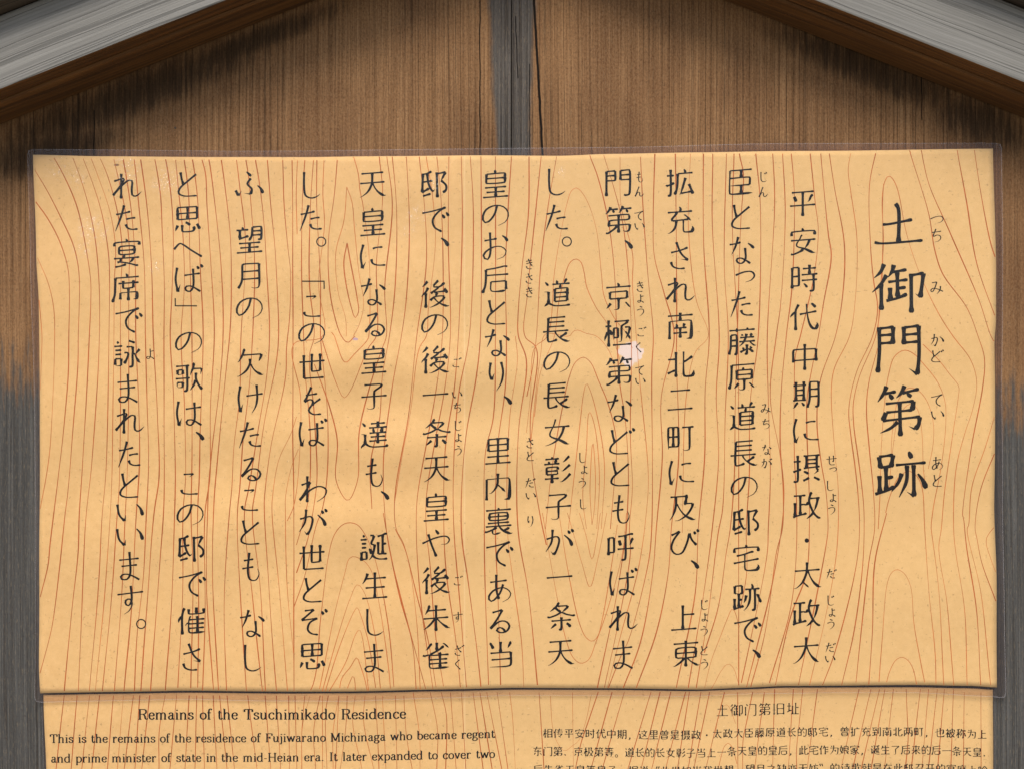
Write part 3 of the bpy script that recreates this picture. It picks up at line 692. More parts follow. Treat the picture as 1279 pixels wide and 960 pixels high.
58 -50 26 -4 12 8; 36 -142 56 -152 86 -152 109 -147 123 -132 136 -56 141 85 -154 86; -170 -144 -149 -142 -100 -96 -71 -58 -51 -19 -28 56 -22 104 -22 182; -118 172 -88 132
-128 -4 -65 98 -23 178 -12 182; -136 -122 -89 -52 -80 -48; -30 -152 8 -148 14 -140 16 68; 84 -48 125 -93 152 -130; -108 12 132 12; -156 130 150 130
-110 182 -110 -156; -66 106 -162 106; -172 -88 -171 -60 -134 24 -114 49; -32 158 93 158 124 166; 111 157 90 68 103 49 148 46 148 28 139 -3 115 -54 78 -104 19 -151 2 -148; 18 20 51 -43 94 -99 119 -124 151 -145 160 -150 172 -146; -109 53 -84 45 -65 11 -66 -4; -62 -152 -40 -120 -23 -85 -6 -30 8 31 12 158
38 182 33 165 15 138 -3 98 -2 6; 4 127 -20 150 -124 150; -94 149 -82 110; 156 -58 -156 -58; -42 -130 -82 -91 -89 -79 -90 -58; 32 150 162 150; -130 66 130 66; -168 4 166 4; 77 147 92 110; -112 186 -149 128 -168 106; 24 -156 70 -154 77 -146 80 4
46 180 46 -96 52 -132 66 -142 154 -139 165 -124 172 -86; 150 86 79 45 47 33; -136 -138 -136 100; -170 -152 -156 -144 -2 -116; -62 -124 -62 180; -4 60 -62 60
-168 24 -165 34 -144 60 -122 74; 160 30 44 30; 22 178 3 131 -52 44; 0 116 166 116; -114 -154 -115 90 -109 113 -78 178; 44 116 44 -154; 44 -58 164 -58
-68 -114 -156 -22 -118 182; 58 -120 52 -126 8 -140 -12 -124 -12 136 -6 140 139 138 138 0 -12 -2; -166 102 -82 102 -70 96 -78 20 -97 -52 -129 -114 -164 -150; 54 -3 61 -30 75 -59 106 -102 147 -137 158 -144 170 -142; 152 -46 100 -82; 56 184 71 141; -12 70 140 70
-154 94 -154 144 -148 148 148 148 152 144 152 96; 1 150 -10 182; 100 82 -104 82; -9 78 -28 53 -74 30 -144 4 -164 10; -60 -146 -44 -156 -7 -153 14 -137 24 -110 26 -78 18 -30 -9 22 -28 44; 18 -51 -78 -104 -154 -134; 20 -27 49 -16 116 33 128 34; 62 -13 85 -59 110 -94 151 -129 160 -134 176 -130; -148 -64 -75 -35 -6 4
44 76 45 -80 166 -82; 180 -138 160 -148 92 -148 52 -142 9 -123 -24 -95; 164 172 146 174 40 148; -64 166 -12 166 -6 162 -11 138 -27 99 -43 65 -62 42 -64 28; 162 48 106 48; -72 -152 -52 -131 -29 -91 -10 -36 2 30 0 48 -46 48; -168 56 -124 54 -124 -108; -74 -76 -78 -86 -113 -110 -140 -140; 106 158 106 -82; -114 110 -113 125 -144 168; -37 -73 -57 -16 -56 -6
-148 152 140 150; 118 142 105 123 60 87 8 54 1 42 0 -130 -5 -148 -20 -154 -74 -156
64 34 80 40 109 92 120 98; 162 6 -164 6; 4 0 102 -96 158 -132 172 -130; 146 136 -144 136; -2 180 -2 -154; -82 42 -106 96; -7 2 -66 -62 -123 -110 -158 -131 -182 -128
-64 -160 -66 -146 -44 -88 -32 -26 -27 165 152 165 154 94 148 90 -28 90; -160 -154 -130 -151 -122 -138 -122 182; -174 -32 -170 -25 -136 -17 -74 8; 78 90 78 -54; 168 18 -30 18; -170 104 -76 104; 156 -128 155 -57 7 -57 6 -124 21 -141 138 -142 156 -128
-130 -142 -127 -131 -115 -118 -56 -78 -52 -64; -110 -106 -111 56 -168 58; 128 182 117 175 90 105; -64 -150 -56 -152 -34 -138 -4 -102 14 -50 20 2; 84 2 84 -130 88 -145 100 -150 158 -147 166 -132 168 -112; -14 182 12 140 7 104; -144 170 -130 164 -96 126; 98 4 128 4 132 8 130 103 -33 101 -33 5 98 4
26 -116 154 -116; 26 -144 26 134 32 140 153 138 154 -138; -98 184 -102 182 -110 124 -142 -2 -142 -16 -50 -94 -31 -113 -30 -120; -168 102 -36 102 -28 96 -28 70 -40 12 -67 -61 -90 -97 -116 -124 -149 -147 -160 -150
-32 -132 -11 -133 57 -84 106 -33 138 14; -170 -60 -165 -52 -156 -48 -6 -16 2 -6; 162 -80 170 -98 168 -122 157 -149 146 -154 130 -154 115 -148 100 -133 82 -100 60 -30 48 34 38 176; 162 66 -164 66; 92 170 106 166 144 126 146 118; -134 -156 -88 -152 -80 -142 -78 158; -4 168 -26 174 -156 146
-94 77 -64 65 -28 38; -92 -22 -92 182; -101 87 -116 75 -162 10; -166 124 -28 124; -74 -74 -72 -134 -58 -146 68 -146 79 -135 88 -108; 20 -86 -16 -46; 146 42 16 42; 146 104 16 104; 126 -64 158 -120; -172 -134 -160 -128 -136 -72; 146 56 144 162 18 162 18 -19 143 -19 146 56
-12 180 11 142 10 126; -160 -148 -158 -136 -135 -112 -72 -85 32 -4 103 73 112 98 104 104 -146 104; 176 -128 148 -142 10 -144 -43 -135 -93 -107
-160 -18 -159 -119 -42 -109; -42 136 -146 136; -100 136 -100 -112; -42 -130 -42 -18; 12 116 137 115 138 -2; 74 -11 36 -106 2 -148 -10 -150; 178 -146 160 -146 130 -115 110 -82 69 11 70 182; 4 -2 162 -2; -34 36 -170 36; -170 88 -143 156 -138 182
-162 114 160 114; -154 -54 -135 -18 -114 38 -104 44; 6 148 -10 182; 110 44 153 -53 156 -66 152 -78; -130 -150 -111 -138 -90 -115 -59 -56 -48 -20 -44 16 -42 112; -24 -142 0 -154 34 -154 46 -151 51 -144 54 112
140 156 -140 156; -7 156 -14 52 -29 -6 -46 -50 -68 -82 -95 -112 -131 -137 -162 -150; -166 38 164 38; 18 36 18 -106 22 -134 28 -140 42 -146 142 -145 158 -134 166 -94
-118 182 -126 120 -154 -14 -150 -23 -72 -86 -64 -94 -60 -108; -178 -146 -164 -149 -154 -142 -132 -120 -108 -84 -83 -24 -64 72 -64 98 -70 101 -166 102; 64 184 74 152; -38 -150 -28 -144 -1 -110 29 -40 36 -2 38 112; -16 114 168 114; 48 -140 68 -152 108 -152 120 -148 127 -139 138 -92 144 18 140 22 38 22
-130 -142 -111 -121 -68 -92 -62 -76; -98 128 -138 170; 60 180 60 54; 150 132 -24 132; -52 54 168 54; -6 -60 26 -106; 166 -20 -42 -20; -112 -114 -112 54 -116 58 -168 58; 114 54 114 -140 108 -151 66 -156
-22 -98 -20 -84 -36 -42; -112 -154 -90 -152 -84 -138 -84 4; 4 -144 36 -90 60 -20 72 56 76 182; 22 80 166 80; -136 -44 -162 -114; -12 134 -166 134; -92 182 -78 137; 164 -86 174 -108 172 -134 166 -144 150 -150 124 -150 105 -143 100 -116 100 18; 124 164 150 126; -70 4 -29 6 -29 76 -142 77 -143 5 -70 4
-26 184 -34 178 -45 142 -108 22 -108 -152; -36 -4 144 -4; 160 122 -160 122; -170 -44 -165 -29 -150 -16 -113 6; -52 -146 160 -146; 54 70 54 -146
-24 155 -33 120 -48 86 -80 48 -138 13 -167 8 -180 12; 38 30 82 28 108 37 122 76 129 157 -146 158; 118 -126 116 -19 -113 -20 -114 -122 -99 -139 100 -140 118 -126
74 156 74 -154; 152 158 -150 158; 162 14 -166 14; -68 156 -68 32 -74 -28 -83 -58 -97 -89 -116 -118 -153 -151 -172 -150
46 78 74 38; 62 -152 123 -39 131 -13; 150 -6 135 -10 -26 -10; -158 -50 -88 -50 -84 -44 -85 144 -156 145 -158 -88; -50 60 -44 58 -35 64 2 100 49 160 72 156 121 99 155 67 168 64"""
KANJI = {}
for ch, ln in zip(dict.fromkeys(KANJI_MAIN + KANJI_MORE), KANJI_DATA.split('\n')):
    KANJI[ch] = []
    for st in ln.split(';'):
        q = [int(t) / 400 for t in st.split()]
        KANJI[ch].append(list(zip(q[::2], q[1::2])))

# this one was redrawn from the photograph (its centre at 727, 205, a hundred and fifty units to the em)
REDRAWN = "662,160 690,154 710,144; 668,160 665,246; 664,246 698,226; 668,196 714,189; 689,156 694,198 708,232 718,241 726,230; 668,263 706,252; 735,148 738,270; 735,156 778,147; 777,148 756,188; 756,188 780,212 779,234 764,246"
KANJI['邸'] = []
for st in REDRAWN.split(';'):
    q = [tuple(float(v) for v in t.split(',')) for t in st.split()]
    KANJI['邸'].append([((x - 727) / 150, (205 - y) / 150 - 0.075 * (x - 727) / 150) for x, y in q])

def corner_split(S, lim):
    out, cur = [], [S[0]]
    for i in range(1, len(S) - 1):
        cur.append(S[i])
        a = (S[i][0] - S[i - 1][0], S[i][1] - S[i - 1][1]); b = (S[i + 1][0] - S[i][0], S[i + 1][1] - S[i][1])
        c = (a[0] * b[0] + a[1] * b[1]) / ((math.hypot(*a) * math.hypot(*b)) or 1)
        if c < lim: out.append(cur); cur = [S[i]]
    cur.append(S[-1]); out.append(cur)
    return out

def kanji(pr, ch, cx, cy, em, w=0.062, slope=0.075, plain=False):
    G = KANJI[ch]
    xs = [p[0] for s in G for p in s]; ys = [p[1] for s in G for p in s]
    mx, my = (min(xs) + max(xs)) / 2, (min(ys) + max(ys)) / 2
    sy = 1.0
    if plain: mx = my = 0.0
    for s in G:
        S = [((x - mx) * em + cx, cy - ((y - my) + slope * (x - mx)) * em * sy) for x, y in s]
        # write left to right, top to bottom
        if (S[-1][0] - S[0][0]) + (S[-1][1] - S[0][1]) * 1.35 < 0: S = S[::-1]
        pieces = corner_split(S, 0.45)
        for i, p in enumerate(pieces):
            last = i == len(pieces) - 1
            dx, dy = p[-1][0] - p[0][0], p[-1][1] - p[0][1]
            L = math.hypot(dx, dy)
            end = 'press' if last else 'none'
            start = 'press'
            if last:
                if i > 0 and L < 0.2 * em and (dx < 0 or dy < 0): end = 'flick'
                elif dx < -0.25 * abs(dy) and dy > 0.04 * em: end = 'sweep'
                elif dx > 0.55 * dy and dy > 0.18 * dx and dy > 0.07 * em and L > 0.22 * em: end = 'tail'
                elif L < 0.17 * em and dy > 0: end = 'drop'
            if i == 0 and len(pieces) > 1 and L < 0.16 * em and dx > 0 and dy < 0: start = 'point'
            if len(p) > 3: p = catmull(p, 4)
            brush(pr, p, w * em, end, start)

DK = [[(78, 10), (86, 20)], [(89, 3), (97, 13)]]
def voiced(base, dots): return base + [d + ['drop'] for d in dots]
KANA = {
 'し': [[(25, 6), (25, 55), (30, 82), (47, 90), (65, 86), (77, 77), 'flick']],
 'た': [[(11, 33), (34, 29), (57, 23)], [(37, 3), (29, 33), (9, 87), 'sweep'], [(43, 48), (60, 44), (73, 43)], [(42, 64), (47, 75), (60, 80), (80, 79)]],
 'と': [[(20, 9), (24, 32), (30, 50)], [(70, 15), (45, 36), (17, 62), (14, 77), (30, 85), (72, 84)]],
 'な': [[(11, 32), (30, 29), (47, 24)], [(39, 7), (30, 38), (18, 64), 'sweep'], [(70, 27), (79, 33), (90, 43), 'drop'], [(61, 42), (62, 79), (50, 92), (37, 89), (34, 79), (47, 75), (63, 82), (78, 92)]],
 'っ': [[(13, 40), (43, 29), (66, 29), (74, 41), (64, 55), (45, 62), 'sweep']],
 'つ': [[(6, 38), (50, 22), (82, 22), (92, 38), (78, 58), (50, 68), 'sweep']],
 'れ': [[(30, 8), (29, 88)], [(7, 32), (38, 24), (30, 42), (3, 78)], [(3, 78), (30, 48), (54, 29), (64, 31), (63, 60), (66, 78), (78, 79), (94, 65), 'flick']],
 'さ': [[(13, 40), (45, 32), (67, 23)], [(30, 6), (46, 43), (68, 64)], [(68, 64), (45, 61), 'flick'], [(13, 70), (19, 84), (37, 91), (58, 90)]],
 'き': [[(18, 26), (68, 14)], [(20, 46), (72, 34)], [(38, 4), (52, 42), (71, 63)], [(71, 63), (50, 58), 'flick'], [(20, 68), (28, 85), (45, 91), (66, 89)]],
 'に': [[(18, 10), (10, 46), (15, 87)], [(15, 87), (26, 66), 'flick'], [(48, 23), (62, 19), (80, 18)], [(44, 57), (48, 70), (62, 76), (90, 76)]],
 'の': [[(53, 10), (45, 38), (25, 62), (13, 64), (7, 49), (18, 23), (50, 9), (78, 16), (90, 37), (82, 60), (57, 74), 'sweep']],
 'お': [[(13, 32), (53, 25)], [(31, 5), (32, 72), (24, 92), (10, 85), (14, 71), (43, 52), (68, 51), (83, 65), (76, 82), (53, 92), 'sweep'], [(70, 15), (80, 22), (88, 33), 'drop']],
 'り': [[(10, 8), (7, 45), (14, 63)], [(14, 63), (22, 42), 'flick'], [(44, 6), (50, 38), (44, 72), (29, 98), 'sweep']],
 'て': [[(8, 24), (43, 17), (84, 5)], [(84, 5), (60, 20), (42, 46), (48, 69), (71, 83)]],
 'る': [[(13, 17), (45, 8)], [(45, 8), (32, 32), (7, 69)], [(7, 69), (37, 45), (58, 46), (68, 60), (58, 77), (38, 81), (27, 74), (34, 65), (48, 69), (54, 79)]],
 'も': [[(30, 4), (25, 68), (32, 91), (50, 93), (61, 73), (56, 56), 'sweep'], [(12, 30), (43, 25)], [(7, 56), (43, 50)]],
 'ま': [[(10, 33), (73, 27)], [(17, 53), (67, 48)], [(43, 6), (44, 80), (34, 95), (17, 94), (15, 84), (30, 78), (50, 83), (74, 96)]],
 'か': [[(10, 37), (45, 29), (51, 38), (41, 76), (33, 87)], [(33, 87), (24, 76), 'flick'], [(30, 6), (26, 47), (8, 78), 'sweep'], [(67, 23), (85, 40), (93, 58), 'drop']],
 'ひ': [[(7, 23), (34, 10)], [(34, 10), (13, 40), (7, 66), (20, 83), (40, 80), (56, 50), (65, 16)], [(65, 16), (73, 37), (88, 54)]],
 'は': [[(10, 12), (5, 50), (12, 90)], [(12, 90), (20, 66), 'flick'], [(33, 37), (60, 33), (83, 30)], [(61, 15), (61, 73), (51, 88), (38, 85), (37, 74), (53, 71), (84, 88)]],
 'ふ': [[(43, 6), (58, 20), 'drop'], [(57, 27), (46, 45), (60, 62), (56, 78)], [(56, 78), (35, 75), 'flick'], [(8, 66), (17, 83)], [(17, 83), (27, 68), 'flick'], [(78, 50), (88, 59), (96, 75), 'drop']],
 'け': [[(11, 8), (5, 47), (11, 91)], [(11, 91), (19, 66), 'flick'], [(30, 40), (83, 32)], [(63, 4), (65, 47), (60, 73), (48, 95), 'sweep']],
 'こ': [[(15, 11), (47, 9)], [(47, 9), (34, 19), 'flick'], [(8, 60), (12, 70), (30, 74), (61, 73)]],
 'わ': [[(29, 4), (29, 88)], [(10, 33), (38, 23)], [(38, 23), (30, 42), (5, 82)], [(5, 82), (37, 50), (68, 37), (90, 47), (86, 67), (60, 87), 'sweep']],
 'を': [[(13, 33), (50, 27)], [(31, 6), (9, 54)], [(9, 54), (27, 46), (35, 50), (35, 66)], [(60, 43), (30, 67), (23, 82), (37, 93), (63, 92)]],
 'へ': [[(0, 21), (19, 2), (30, 6), (55, 23), (90, 44)]],
 'や': [[(8, 50), (53, 31), (86, 27), (95, 37), (87, 50), (68, 53), 'sweep'], [(50, 6), (61, 20), 'drop'], [(27, 20), (37, 52), (53, 92)]],
 'そ': [[(20, 13), (50, 9)], [(50, 9), (10, 44)], [(10, 44), (61, 37)], [(61, 37), (36, 52), (30, 74), (41, 86), (63, 90)]],
 'い': [[(5, 4), (12, 38), (29, 57)], [(29, 57), (33, 38), 'flick'], [(67, 3), (80, 18), (87, 39), 'drop']],
 'す': [[(5, 33), (88, 23)], [(48, 4), (50, 53), (41, 68), (31, 63), (33, 50), (45, 47), (52, 60), (44, 83), (27, 96), 'sweep']],
 'あ': [[(13, 30), (67, 23)], [(33, 5), (33, 53), (41, 84)], [(55, 36), (43, 67), (17, 91), (8, 80), (23, 57), (57, 47), (79, 63), (74, 80), (53, 93), 'sweep']],
 'よ': [[(50, 28), (80, 22)], [(48, 4), (49, 75), (38, 90), (20, 88), (20, 76), (38, 72), (60, 78), (82, 93)]],
 'う': [[(38, 8), (60, 17)], [(15, 42), (45, 32), (68, 36), (72, 55), (58, 78), (36, 95), 'sweep']],
 'ん': [[(46, 4), (12, 90)], [(12, 90), (38, 52), (50, 55), (52, 80), (65, 87), (90, 60), 'flick']],
 'ち': [[(15, 28), (76, 20)], [(42, 4), (25, 55), (50, 45), (72, 52), (74, 70), (58, 86), (33, 93), 'sweep']],
 'み': [[(18, 18), (50, 12)], [(50, 12), (40, 45), (20, 79), (9, 72), (22, 56), (55, 60), (92, 76)], [(75, 40), (72, 65), (50, 94), 'sweep']],
 'せ': [[(5, 42), (93, 33)], [(65, 9), (66, 55), (57, 63)], [(30, 15), (31, 75), (40, 88), (76, 88)]],
 'く': [[(55, 8), (20, 42), (22, 50), (62, 92)]],
 'ょ': [[(50, 36), (74, 31)], [(48, 18), (49, 74), (40, 86), (25, 84), (25, 74), (40, 71), (58, 76), (76, 88)]],
 '、': [[(20, 20), (36, 32), (50, 52), 'drop']],
}
for k, b, d in (('で', 'て', [[(72, 28), (81, 40)], [(85, 21), (94, 33)]]), ('が', 'か', [[(79, 9), (86, 19)], [(90, 4), (97, 14)]]),
                ('び', 'ひ', [[(79, 10), (85, 19)], [(89, 3), (95, 12)]]), ('ば', 'は', [[(73, 7), (80, 16)], [(85, 1), (92, 11)]]),
                ('ど', 'と', [[(76, 10), (82, 20)], [(86, 3), (93, 13)]]), ('ぞ', 'そ', [[(74, 14), (81, 25)], [(85, 7), (92, 18)]]),
                ('じ', 'し', [[(55, 14), (63, 25)], [(67, 7), (75, 18)]]), ('だ', 'た', [[(74, 12), (81, 23)], [(86, 5), (93, 16)]]),
                ('ご', 'こ', [[(60, 0), (67, 10)], [(72, -6), (79, 4)]]), ('ざ', 'さ', [[(72, 8), (79, 18)], [(84, 1), (91, 11)]])):
    KANA[k] = voiced(KANA[b], d)

def kana(pr, ch, cx, cy, size, w):
    G = KANA[ch]
    pts = [p for s in G for p in s if not isinstance(p, str)]
    mx = (min(p[0] for p in pts) + max(p[0] for p in pts)) / 2
    my = (min(p[1] for p in pts) + max(p[1] for p in pts)) / 2
    k = size / 100.0
    for s in G:
        end = 'press'
        if isinstance(s[-1], str): end, s = s[-1], s[:-1]
        P = [((x - mx) * k + cx, (y - my) * k + cy) for x, y in s]
        brush(pr, catmull(P, 8), w * (1.25 if end == 'drop' else 1.0), end)

def glyph(pr, ch, cx, cy, em, kw=0.074):
    if ch in KANJI: kanji(pr, ch, cx, cy, em, kw)
    elif ch == '・': pr.disc(cx, cy, em * 0.072)
    elif ch == '。':
        r = em * 0.145
        pr.ribbon([(cx + r * math.cos(a * math.pi / 14), cy + r * math.sin(a * math.pi / 14)) for a in range(28)], em * 0.038, close=True)
    elif ch == '「':
        pr.ribbon([(cx - 14, cy - 3.6), (cx + 13.5, cy - 3.6)], 1.5); pr.ribbon([(cx + 13.5, cy - 4.3), (cx + 13.5, cy + 6)], 1.5)
    elif ch == '」':
        pr.ribbon([(cx - 13, cy - 5), (cx - 13, cy + 5.2)], 1.5); pr.ribbon([(cx - 13.7, cy + 4.6), (cx + 14, cy + 4.6)], 1.5)
    elif ch == '、': kana(pr, ch, cx, cy, em * 0.80, em * 0.090)
    else: kana(pr, ch, cx, cy, em, em * 0.072)

# what stands where on the big sheet: characters with the centre of their ink
# the five big title characters, stroke by stroke, read off the photograph (tile origin, four units to the pixel)
TITLE = """
J 570,403 600,401 718,378 press
J 634,298 648,322 650,494 press
J 530,492 560,497 770,482 press
J 578,600 560,640 528,670 sweep
J 590,655 562,700 518,742 sweep
J 563,698 564,830 press
J 626,604 618,635 598,666 sweep
J 615,641 690,628 press
J 598,690 695,678 press
J 643,640 645,766 press
J 645,722 686,716 press
J 607,718 609,780 press
J 588,784 640,772 692,750 press
J 712,648 713,844 press
J 712,657 776,645 press
J 774,646 766,705 757,768 press
J 757,766 733,748 flick
K 552,-44 554,70 546,182 press
K 552,-37 626,-46 press
K 622,-46 620,40 press
K 556,-3 620,-8 press
K 556,37 620,32 press
K 675,-47 676,42 press
K 675,-42 752,-52 press
K 676,-6 748,-12 press
K 676,33 748,27 press
K 749,-52 751,100 743,192 press
K 743,190 702,161 flick
K 590,249 575,285 546,327 sweep
K 580,286 637,275 press
K 603,289 622,313 drop
K 680,246 660,285 638,307 sweep
K 668,283 752,262 press
K 690,284 714,301 drop
K 585,336 727,322 press
K 724,322 718,368 press
K 588,379 720,366 press
K 587,379 570,421 press
K 570,421 758,399 press
K 755,400 748,440 731,463 press
K 731,462 700,447 flick
K 655,326 658,497 press
K 645,425 612,455 558,482 sweep
K 551,600 559,657 press
K 550,600 622,590 press
K 621,590 611,652 press
K 557,653 612,646 press
K 585,652 588,772 press
K 587,706 622,699 press
K 553,694 556,782 press
K 532,786 580,772 628,748 press
K 699,573 713,607 drop
K 634,641 784,628 press
K 690,643 688,720 652,802 sweep
K 664,682 650,722 615,773 sweep
K 723,640 726,798 press
K 726,797 690,774 flick
K 744,684 768,715 787,757 drop
"""
BODY = """
平1003,255 安1003.7,301 時1005.7,347.5 代1004.5,396 中1005.5,446 期1006.7,492.5 に1007.5,537.5 摂1007.5,584 政1008,631 ・1008,674.5 太1008.7,717.5 政1007.5,765 大1007,811
臣926,227 と926,270.5 な927,312.5 っ931,346 た927,380 藤928,426 原927,471 道928,519.5 長929.5,566 の930,608 邸931.5,652 宅932.5,696 跡933,745.5 で934,786 、945,816
拡849,227.5 充850,274.5 さ849,319 れ850.5,362.5 南850,407 北850.5,455 二850,499 町851,547.5 に852,590 及853,634 び856,676 、868,704.5 上854.5,770.5 東857.5,816
門772,229 第772.5,274.5 、785,305.5 京772.5,370 極772,416 第773,463 な774,509 ど777.5,550 と775,591 も775.5,635 呼776,683 ば779,726 れ779,772 ま778,817
し696,227.5 た695.5,272.5 。708,302 道696,366 長695,412 の695.5,452.5 長695.5,494 女696,539 彰696,586 子697.5,632.5 が699,676 一699,720 条701,769 天701,815
皇619,230 の619,269.5 お619,307.5 后619,349.5 と620,390 な621,428 り620,470 、634,499.5 里622,562.5 内622,607 裏623,650 で624,691 あ624,734 る624.5,775 当625,816
邸542,231 で544,274.5 、555.5,302.5 後544,367.5 の543,406 後544,449.5 一544,492.5 条545.5,540 天546,585.5 皇545,632.5 や544.5,677.5 後545,724 朱545.5,771 雀544.5,817.5
天466,231 皇465.5,277 に466,320.5 な466,364.5 る468,405.5 皇467,449 子467,495 達468,542 も467,589 、480.5,618 誕467,682.5 生468,730 し469,776 ま467,820.5
し389.5,231 た388,272.5 。401,302 「391,355 こ389.5,382.5 の389,417 世389.5,457 を390.5,500 ば391,539.5 わ390.5,610.5 が391,651 世389.5,695 と390.5,736 ぞ392.5,776 思390,819
ふ311,229.5 望311,299 月310,345 の311,385 欠312,452.5 け312.5,498 た312,543 る313,585.5 こ312,624 と312.5,664 も312.5,707 な314.5,778 し316,821
と234,230 思234,274 へ234.5,312.5 ば236,347.5 」231.5,377.5 の235,428 歌235.5,471 は236,516 、249,544 こ236,604 の237,642.5 邸238,685 で239.5,729 催239,775 さ239,820
れ159,233 た158,273 宴158,316 席157,359.5 で160.5,400 詠159,442 ま159,484.5 れ162,525.5 た161,567 と161,605.5 い162,639.5 い162,670 ま161,706 す162,749 。175.5,779
"""
READ = """
せ1038.7,574 っ1040.5,586 し1037.5,606 ょ1041,621 う1038.7,636 だ1038.7,716 じ1038,749 ょ1039.5,764 う1037.5,779 だ1037.5,808 い1037,822.5
じ954.5,221 ん954,240 み957,510.5 ち957,529 な958,561 が958,578
じ880.5,755 ょ881,770.5 う879.5,788 と880,812 う880,829.5
も799,221 ん799,239.5 て798,269.5 い799,283 き799.5,358 ょ800.5,373 う800,389 ご802,414 く798,434 て799,462.5 い800,476
し728,571 ょ730,586 う727,603 し729,629
き661,330 さ661,348 き661,365 さ662,552.5 と662.5,569 だ662.5,602.5 い663,619 り662.5,650.5
ご571,452.5 い571,493 ち571,509 じ572.5,531 ょ573,546 う572,562.5 ご572.5,724 す572,770 ざ574,811 く572,829
よ187.5,442
"""
READ_TITLE = "つ1170,275 ち1169.5,294.5 み1170,360 か1170.5,425 ど1171,444.5 て1170,499.5 い1171,518 あ1170.5,578 と1170.7,599.5"
def items(t):
    for tok in t.split():
        x, y = tok[1:].split(',')
        yield tok[0], float(x), float(y)

